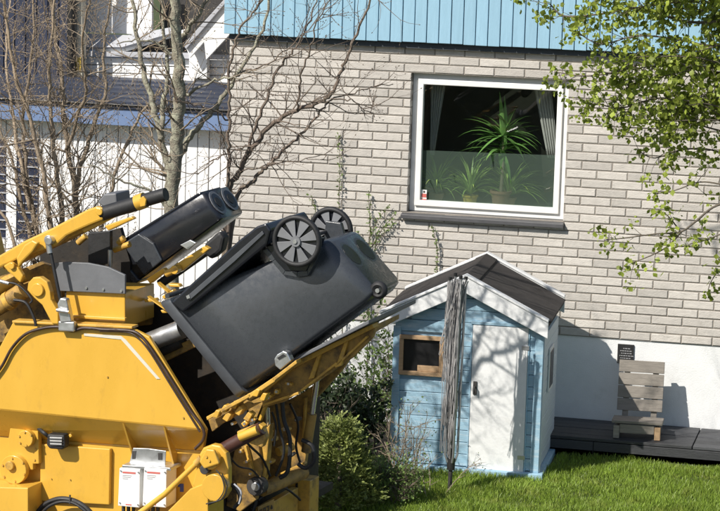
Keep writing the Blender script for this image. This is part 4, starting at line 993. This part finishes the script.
def bare_tree(name, label, y, stems, mtrunk, mtwig, seed, dens, tl, base, up=.3, ydrift=.5, depth=1, nsub=(3, 6), skip=.0):
    r = random.Random(seed); root = thing(name, label, 'tree', base); tw = MB()
    for (pts, r0, r1) in stems:
        dyv = r.uniform(-ydrift, ydrift); raw = []
        for i, p in enumerate(pts):
            if len(p) == 3: raw.append(Vector(p[:2] + (0,)) if False else Vector(p)); continue
        P = []
        for i, (px, py) in enumerate(pts):
            t = i / max(1, len(pts) - 1); P.append(un(px, py, y + dyv * t))
        P = smoothpath(P, 6); P = [p + rndvec(r) * .012 * (1 if i else 0) for i, p in enumerate(P)]; k = len(P)
        rad = [r0 + (r1 - r0) * i / (k - 1) for i in range(k)]
        MB().tube(P, rad, 9).build('stem', mtrunk, root, smooth=True, fix=False)
        i0 = int(k * skip)
        for i in range(i0, k - 1):
            seg = (P[i + 1] - P[i]); nt_ = dens * seg.length
            while nt_ > 0:
                if nt_ >= 1 or r.random() < nt_:
                    d = (seg.normalized() * .6 + rndvec(r) * Vector((1, .8, 1)).length * .6); p = P[i].lerp(P[i + 1], r.random())
                    twig(tw, p, d, r.uniform(*tl), max(.0035, rad[i] * .35) if rad[i] < .03 else r.uniform(.005, .010), depth, r, up, None, nsub)
                nt_ -= 1
        bud(tw, P[-1], P[-1] - P[-2], .012, r)
    tw.build('twigs', mtwig, root, smooth=True, fix=False, kind='stuff')
    return root
yb = -3.35
b = un(172, 470, yb)
bare_tree('bare_tree', 'bare tree with thick lichen grey trunk rising before the garage', yb, [
    ([(171, 470), (171, 330), (172, 200), (176, 150), (179, 100), (178, 60), (175, 20), (177, -60), (180, -160)], .062, .03),
    ([(172, 190), (160, 135), (150, 95), (140, 55), (134, 10), (128, -60)], .030, .010),
    ([(177, 165), (188, 140), (206, 118), (222, 98), (240, 70), (262, 30), (275, -30)], .026, .008),
    ([(160, 140), (163, 110), (167, 80), (165, 40), (160, -20)], .022, .009),
    ([(179, 100), (195, 90), (215, 80), (240, 78)], .014, .005),
    ([(177, 45), (190, 25), (208, 0), (225, -40)], .018, .008), ([(176, 60), (160, 45), (140, 40), (118, 44)], .011, .004),
    ([(172, 215), (150, 190), (120, 180), (90, 165)], .012, .005)], 'bark_lichen', 'bark_tan', 31, 7.5, (.25, .6), (b.x, yb, 0), ydrift=.35)
yb2 = -3.15; b = un(60, 470, yb2)
bare_tree('bare_shrub', 'tangled bare shrub of many tan stems behind the truck boom', yb2, [
    ([(62, 470), (52, 300), (48, 200), (32, 130), (12, 60), (0, -20)], .026, .008),
    ([(60, 470), (62, 280), (60, 200), (52, 130), (50, 60), (56, -30)], .028, .008),
    ([(64, 470), (72, 270), (76, 205), (66, 140), (62, 80), (52, 10), (50, -60)], .030, .009),
    ([(66, 470), (80, 280), (76, 190), (92, 130), (105, 90), (103, 40), (116, -20)], .024, .007),
    ([(56, 470), (40, 300), (22, 200), (8, 150), (-12, 90)], .022, .007),
    ([(58, 470), (46, 290), (28, 180), (24, 110), (34, 40), (28, -30)], .022, .006),
    ([(64, 470), (88, 300), (105, 215), (120, 160), (140, 115), (160, 90)], .022, .006),
    ([(56, 470), (30, 320), (10, 230), (-20, 190)], .022, .008), ([(30, 210), (15, 130), (6, 60), (10, 0)], .016, .006), ([(66, 150), (85, 90), (82, 40), (92, -10)], .014, .006)],
    'bark_tan', 'bark_tan', 32, 14, (.25, .62), (b.x, yb2, 0), ydrift=.45, depth=2, nsub=(2, 4), skip=.2)
yb3 = -3.45; b = un(222, 470, yb3)
bare_tree('bare_bush', 'bare dark stemmed bush fanning out across the brick wall', yb3, [
    ([(222, 470), (222, 320), (227, 203), (240, 170), (253, 146), (275, 122), (297, 110), (318, 103), (331, 95), (339, 78), (346, 58), (358, 30), (370, 0), (385, -50)], 0.0245, 0.0063),
    ([(226, 470), (228, 310), (235, 203), (250, 184), (264, 170), (280, 154), (296, 139), (312, 122), (328, 102)], 0.0202, 0.0070),
    ([(245, 160), (258, 120), (270, 90), (279, 68), (290, 55), (300, 40), (312, 15), (322, -20)], 0.0130, 0.0042),
    ([(222, 470), (224, 320), (229, 181), (229, 140), (229, 103), (231, 60), (240, 30), (256, 10), (280, -30)], 0.0158, 0.0056),
    ([(331, 99), (350, 100), (362, 108), (374, 114)], 0.0058, 0.0028), ([(318, 103), (345, 96), (370, 88), (392, 84)], 0.0065, 0.0028),
    ([(253, 146), (235, 150), (215, 160), (195, 175)], 0.0072, 0.0028), ([(228, 120), (210, 108), (190, 104), (170, 96)], 0.0065, 0.0028), ([(240, 172), (270, 165), (300, 160), (326, 158)], 0.0058, 0.0021),
    ([(297, 110), (300, 80), (310, 50), (318, 20), (340, -20)], 0.0086, 0.0035), ([(229, 80), (250, 70), (272, 62), (296, 40), (330, 10)], 0.0072, 0.0028)],
    'bark_dark', 'bark_dark', 33, 10, (.18, .5), (b.x, yb3, 0), ydrift=.4, nsub=(2, 5), skip=.2)

# ================================================================== LEAVES
LEAF = np.array([(0, 0, 0), (.32, .30, .05), (.50, .55, .02), (.28, .78, .05), (0, 1.05, -.06), (-.28, .78, .05), (-.50, .55, .02), (-.32, .30, .05), (0, .5, -.05)])
LEAFF = [(0, 1, 8), (1, 2, 8), (2, 3, 8), (3, 4, 8), (4, 5, 8), (5, 6, 8), (6, 7, 8), (7, 0, 8)]
SMALLL = np.array([(0, 0, 0), (.3, .45, .06), (0, 1, -.03), (-.3, .45, .06)]); SMALLF = [(0, 1, 2), (0, 2, 3)]
class Leaves:
    def __init__(s, shape=LEAF, faces=LEAFF): s.V = []; s.F = []; s.n = 0; s.sh = shape; s.fc = np.array(faces)
    def add(s, p, d, size, r, face=None):
        d = np.array(d[:], float); d /= np.linalg.norm(d) + 1e-9
        nrm = np.array([r.gauss(0, 1), r.gauss(0, 1) , r.gauss(0, 1) + .6]) if face is None else np.array(face) + np.array([r.gauss(0, .5) for _ in range(3)])
        x = np.cross(d, nrm); x /= np.linalg.norm(x) + 1e-9; z = np.cross(x, d)
        M = np.stack([x, d, z]); s.V.append((s.sh * size) @ M + np.array(p[:])); s.F.append(s.fc + s.n); s.n += len(s.sh)
    def build(s, name, m, parent=None, kind=None): return bulk(name, np.concatenate(s.V), np.concatenate(s.F), m, parent, kind)
yl = -3.0; r = random.Random(41)
tx = 5.3
tree = thing('leafy_tree', 'tree with fresh light green leaves reaching in front of the brick wall', 'tree', (tx, yl, 0))
MB().tube(smoothpath([(tx, yl, -.1), (tx + .02, yl, .8), (tx - .05, yl + .03, 1.6), (tx + .03, yl, 2.6), (tx, yl - .03, 3.6), (tx - .05, yl, 4.8), (tx + .1, yl, 6.2)]), [.13 - .09 * i / 36 for i in range(37)], 12).build('trunk', 'bark_grey', tree, smooth=True, fix=False)
limbs = [([(745, 75), (700, 70), (655, 62), (615, 72), (585, 76), (556, 72)], .012), ([(745, 20), (690, 22), (640, 8), (600, 14), (565, 16), (550, 4)], .014), ([(745, 115), (705, 106), (660, 98), (620, 108), (588, 100)], .012),
         ([(750, 205), (718, 205), (695, 222), (680, 232), (655, 234), (625, 238), (604, 240)], .010), ([(682, 231), (668, 246), (650, 256), (634, 262)], .006), ([(680, 231), (668, 216), (658, 210)], .005), ([(672, 236), (664, 243)], .003),
         ([(750, 165), (712, 150), (680, 150), (655, 158), (640, 152)], .009), ([(750, 250), (722, 268), (712, 280), (708, 290)], .007), ([(745, 45), (705, 45), (670, 38), (635, 36), (600, 44), (575, 30)], .010),
         ([(745, -5), (700, -15), (650, -22), (600, -12)], .014), ([(752, 190), (725, 185), (700, 182), (676, 190), (655, 194)], .008), ([(745, 135), (718, 130), (690, 124), (668, 130), (650, 118)], .008), ([(752, 230), (728, 232), (706, 240), (690, 244)], .007),
         ([(660, 62), (640, 80), (622, 92), (606, 118)], .006), ([(700, 106), (682, 120), (672, 138)], .006)]
lv = Leaves(); brn = MB(); r = random.Random(42)
for k in range(16):
    ye = r.uniform(-25, 125); xe_ = r.uniform(612, 690) + max(0, ye - 60) * .5; ys_ = ye + r.uniform(-20, 45)
    limbs.append(([(747, ys_), ((747 + xe_) / 2 + 12, (ys_ + ye) / 2 - 8), (xe_, ye)], .008))
def leaf_cluster(p, n, spread, size):
    for _ in range(n):
        o = Vector((r.gauss(0, spread), r.gauss(0, spread), r.gauss(-spread * .35, spread)))
        lv.add(p + o, (r.gauss(0, .7), r.gauss(0, .7), r.gauss(-.5, .6)), size * r.uniform(.45, 1.3), r)
def leafy_limb(P, r0, dens, leafn):
    k = len(P); rad = [r0 * (1 - .75 * i / (k - 1)) + .0015 for i in range(k)]; brn.tube(P, rad, 6, caps=False)
    for i in range(k - 1):
        seg = P[i + 1] - P[i]; nt_ = dens * seg.length * (.35 + .65 * i / k)
        while nt_ > 0:
            if nt_ >= 1 or r.random() < nt_:
                tips = []; twig(brn, P[i].lerp(P[i + 1], r.random()), seg.normalized() * .5 + rndvec(r) * .9, r.uniform(.06, .22), .0032, 0, r, -.1, tips, (1, 2), .3, 0)
                for (q, d, _) in tips: leaf_cluster(q, r.randint(*leafn), .028, .041)
            nt_ -= 1
    leaf_cluster(P[-1], 18, .036, .042)
for j, (pts, r0) in enumerate(limbs):
    dyv = r.uniform(-.5, .5); P = [un(a, b, yl + dyv * (i / (len(pts) - 1))) for i, (a, b) in enumerate(pts)]
    if pts[0][0] > 740: P = [Vector((tx, yl, P[0].z - .25)), P[0].lerp(Vector((tx, yl, P[0].z)), .4)] + P
    P = smoothpath(P, 5); leafy_limb(P, r0 * 1.0, 46 if pts[0][1] < 120 else (22 if pts[0][1] < 170 else 13), (7, 13))
# boughs above the picture, out over the lawn
for j in range(9):
    z0 = r.uniform(3.9, 5.6); x1 = r.uniform(.6, 3.4); y1 = yl + r.uniform(-1.2, .9); P = smoothpath([(tx, yl, z0), ((tx * 2 + x1) / 3, (yl * 2 + y1) / 3, z0 + .35), ((tx + 2 * x1) / 3, y1, z0 + .45), (x1, y1, max(4.25, z0 + .2))], 6)
    leafy_limb(P, .03, 3.2, (4, 8))
for j in range(8):
    an = r.uniform(-1.6, 1.6); L_ = r.uniform(1, 2.2); z0 = r.uniform(2.2, 5.8); P = smoothpath([(tx, yl, z0), (tx + cos(an) * L_ * .5, yl + sin(an) * L_ * .5, z0 + .3), (tx + cos(an) * L_, yl + sin(an) * L_, z0 + .45)], 6); leafy_limb(P, .03, 7, (5, 9))
brn.build('branches', 'bark_grey', tree, smooth=True, fix=False); lv.build('crown', 'leaf_spring', tree, kind='stuff')

# conifer
r = random.Random(51); ycf = -3.0; ct = un(341, 413, ycf); cz0 = ground_z(ycf)
con = thing('dwarf_conifer', 'bright yellow green dwarf conifer beside the rear of the truck', 'conifer', (ct.x, ycf, cz0))
MB().tube([(ct.x, ycf, cz0), (ct.x, ycf, ct.z - .1)], [.03, .008], 8).build('trunk', 'bark_grey', con, smooth=True)
lf = Leaves(SMALLL, SMALLF); hh = ct.z - cz0
def spray(c, d, L, n):
    d = Vector(d).normalized(); a = d.cross(Vector((0, 0, 1))).normalized(); nn_ = a.cross(d)
    for i in range(n):
        t = (i + .5) / n; p = c + d * L * t; s = 1 if i % 2 else -1
        lf.add(p, d * .8 + a * s * .8 + rndvec(r) * .3, .035 * (1.1 - .5 * t), r, nn_[:])
    lf.add(c + d * L, d, .03, r, nn_[:])
clumps = []
for k in range(120):
    t = (k + .5) / 120; t = t ** .62; an = k * 2.399
    R_ = (.025 + .30 * t ** .95) * r.uniform(.72, 1.08); clumps.append((Vector((ct.x + R_ * cos(an), ycf + R_ * sin(an), cz0 + .05 + (hh - .10) * (1 - t) + r.uniform(-.03, .03))), an))
for c, an in clumps:
    for j in range(11):
        o_ = Vector((r.gauss(0, .030), r.gauss(0, .030), r.gauss(0, .022)))
        spray(c + o_, (cos(an) * .7 + r.gauss(0, .45), sin(an) * .7 + r.gauss(0, .45), .6 + r.gauss(0, .35)), r.uniform(.045, .085), 8)
lf.build('foliage', 'conifer', con, kind='stuff')
c2 = un(392, 478, -2.95)
# leafy bush and stems between truck and playhouse
def bush(name, label, base, stems, seed, mleaf, mbark, leafsize, leafn, Lr, hgt, spread, depth=1, radius=.009, dens=1.0, shape=(SMALLL, SMALLF), up=.3):
    global r
    r = random.Random(seed); root = thing(name, label, 'bush', base); bmb = MB(); lf = Leaves(*shape); b = Vector(base)
    for s_ in range(stems):
        an = r.uniform(0, 2 * pi); d = Vector((cos(an) * spread, sin(an) * spread * .6, 1)).normalized(); L_ = hgt * r.uniform(.55, 1.1)
        path = [b + Vector((r.gauss(0, .06) * spread * 2, r.gauss(0, .04), 0))]; n = 9
        for i in range(n): d = (d + rndvec(r) * .16 + Vector((0, 0, .03))).normalized(); path.append(path[-1] + d * L_ / n)
        bmb.tube(path, [radius * (1 - .75 * i / n) for i in range(n + 1)], 5, caps=False)
        tips = []
        for i in range(2, n + 1):
            for _ in range(int(dens * 2 + r.random())):
                twig(bmb, path[i], (d + rndvec(r) * 1.1), r.uniform(*Lr), .003, depth, r, up, tips, (2, 4), .3, 0)
        for (q, d_, _) in tips:
            for _ in range(r.randint(*leafn)): lf.add(q + rndvec(r) * .03, rndvec(r) + Vector((0, 0, .3)), leafsize * r.uniform(.6, 1.3), r)
    bmb.build('stems', mbark, root, smooth=True, fix=False)
    if lf.V: lf.build('foliage', mleaf, root, kind='stuff')
    return root
p = un(366, 470, -1.15); bush('leafy_bush', 'thin upright leafy bush against the white plinth by the playhouse', (p.x, -1.0, 0), 7, 61, 'leaf_bush', 'bark_dark', .040, (3, 6), (.1, .3), 1.15, .28, 1)
p = un(325, 450, -1.6); bush('dark_bush', 'dense dark green bush behind the conifer and the truck lift', (p.x, -1.6, 0), 16, 62, 'leaf_dark', 'bark_dark', .045, (4, 8), (.1, .25), .62, .7, 1)
p = un(395, 500, -2.2); bush('dry_stemmed_bush', 'nearly bare tan stemmed bush before the left corner of playhouse', (p.x, -2.1, 0), 15, 63, 'leaf_bush', 'bark_tan', .022, (0, 1), (.08, .22), .62, .5, 1, .006, .35)
p = un(420, 500, -2.5); bush('sparse_bush', 'sparse tan twigged bush at the foot of the clothes dryer', (p.x, -2.4, 0), 9, 64, 'leaf_bush', 'bark_tan', .020, (0, 1), (.08, .2), .45, .7, 1, .005, .3)
p = un(392, 505, -2.6); bush('low_bush', 'low green leafy bush growing beside the yellow green conifer', (p.x, -2.7, 0), 14, 65, 'leaf_bush', 'bark_dark', .026, (2, 4), (.08, .2), .26, .5, 1, .005)
p = un(316, 470, -2.0); bush('twiggy_bush', 'dark twiggy bush beside the rear post of the truck', (p.x, -2.2, 0), 12, 66, 'leaf_dark', 'bark_tan', .03, (1, 3), (.1, .25), .6, .5, 1, .006)
# climbing shoots on the brick wall
def shoot(label, main, sides, seed):
    r = random.Random(seed); P = smoothpath([un(a, b, -.035) for a, b in main], 6); root = thing('climbing_shoot', label, 'plant', P[0])
    mb = MB().tube(P, [.006 - .004 * i / (len(P) - 1) for i in range(len(P))], 5); lf = Leaves(SMALLL, SMALLF)
    paths = [P]
    for s_ in sides:
        Q = smoothpath([un(a, b, -.04) for a, b in s_], 6); mb.tube(Q, [.004 - .0025 * i / (len(Q) - 1) for i in range(len(Q))], 4); paths.append(Q)
    for Q in paths:
        for i in range(len(Q) - 1):
            for _ in range(int(Q[i].x * 0 + (Q[i + 1] - Q[i]).length * 150 + r.random())):
                lf.add(Q[i].lerp(Q[i + 1], r.random()) + Vector((r.gauss(0, .008), -.012 + r.gauss(0, .008), r.gauss(0, .008))), rndvec(r) + Vector((0, -.3, .3)), .026 * r.uniform(.5, 1.3), r)
    mb.build('stem', 'bark_dark', root, smooth=True); lf.build('leaves', 'leaf_bush', root, kind='stuff')
shoot('thin leafy climbing shoot rising straight up the brick wall', [(343, 420), (342, 300), (341, 240), (339, 200), (340, 165), (338, 133)], [], 1)
shoot('branching leafy climbing shoot fanning on brick wall beside bin wheels', [(366, 420), (368, 320), (369, 262), (370, 230), (369, 205), (369, 192)], [(( 370), 245), ], 2) if False else shoot('branching leafy climbing shoot fanning on brick wall beside bin wheels', [(366, 420), (368, 320), (369, 262), (370, 230), (369, 205), (369, 192)], [[(370, 236), (378, 220), (390, 204)], [(371, 248), (383, 228), (397, 212)], [(369, 250), (362, 238), (355, 230)], [(372, 255), (382, 236), (396, 222)]], 2)
shoot('short leafy climbing shoot ending beside the flipped bin lid', [(318, 420), (316, 300), (316, 222), (314, 205), (311, 195)], [[(348, 235), (347, 212), (349, 204)]] if False else [], 3)
a_ = un(432, 224, -.03)
shoot('single thin runner climbing above the playhouse roof', [(437, 300), (437, 268), (437, 248), (432, 224)], [], 4)

# ================================================================== GRASS
rg = np.random.default_rng(5)
def grass(n, x0, x1, y0, y1, h, keep=None):
    x = rg.uniform(x0, x1, n); y = rg.uniform(y0, y1, n)
    if keep is not None:
        m = keep(x, y); x, y = x[m], y[m]; n = len(x)
    z = np.array([ground_z(v) for v in y]); pat = .75 + .35 * np.sin(x * 5.1 + 2 * np.sin(y * 3.3)) * np.sin(y * 6.7 + x)
    hgt = h * rg.uniform(.5, 1.25, n) * pat; an = rg.uniform(0, 2 * pi, n); wd = rg.uniform(.0022, .004, n); lean = rg.uniform(.1, .75, n); la = rg.uniform(0, 2 * pi, n)
    b = np.stack([x, y, z], 1); wv = np.stack([np.cos(an) * wd, np.sin(an) * wd, np.zeros(n)], 1); lv_ = np.stack([np.cos(la) * lean, np.sin(la) * lean, np.zeros(n)], 1) * hgt[:, None]; up = np.stack([np.zeros(n), np.zeros(n), hgt], 1)
    v = np.stack([b - wv, b + wv, b + wv * .7 + up * .55 + lv_ * .35, b - wv * .7 + up * .55 + lv_ * .35, b + up + lv_], 1).reshape(-1, 3)
    i = np.arange(n)[:, None] * 5
    f = np.concatenate([i + np.array([[0, 1, 2]]), i + np.array([[0, 2, 3]]), i + np.array([[3, 2, 4]])])
    return v, f
def keep(x, y):
    q = (x - PH.translation.x, y - PH.translation.y)
    return ~((q[0] > xl - .04) & (q[0] < xr + .04) & (q[1] > -.04) & (q[1] < dep)) & ~((x > dx0 - .35) & (y > dfr - .01)) & ~((x < .55) & (y > -2.2))
v, f = grass(130000, .0, 4.7, -3.8, -.5, .062, keep)
o = bulk('grass', v, f, 'grass', kind='stuff'); tag(o, 'bright green lawn grass in front of deck and playhouse', 'grass')
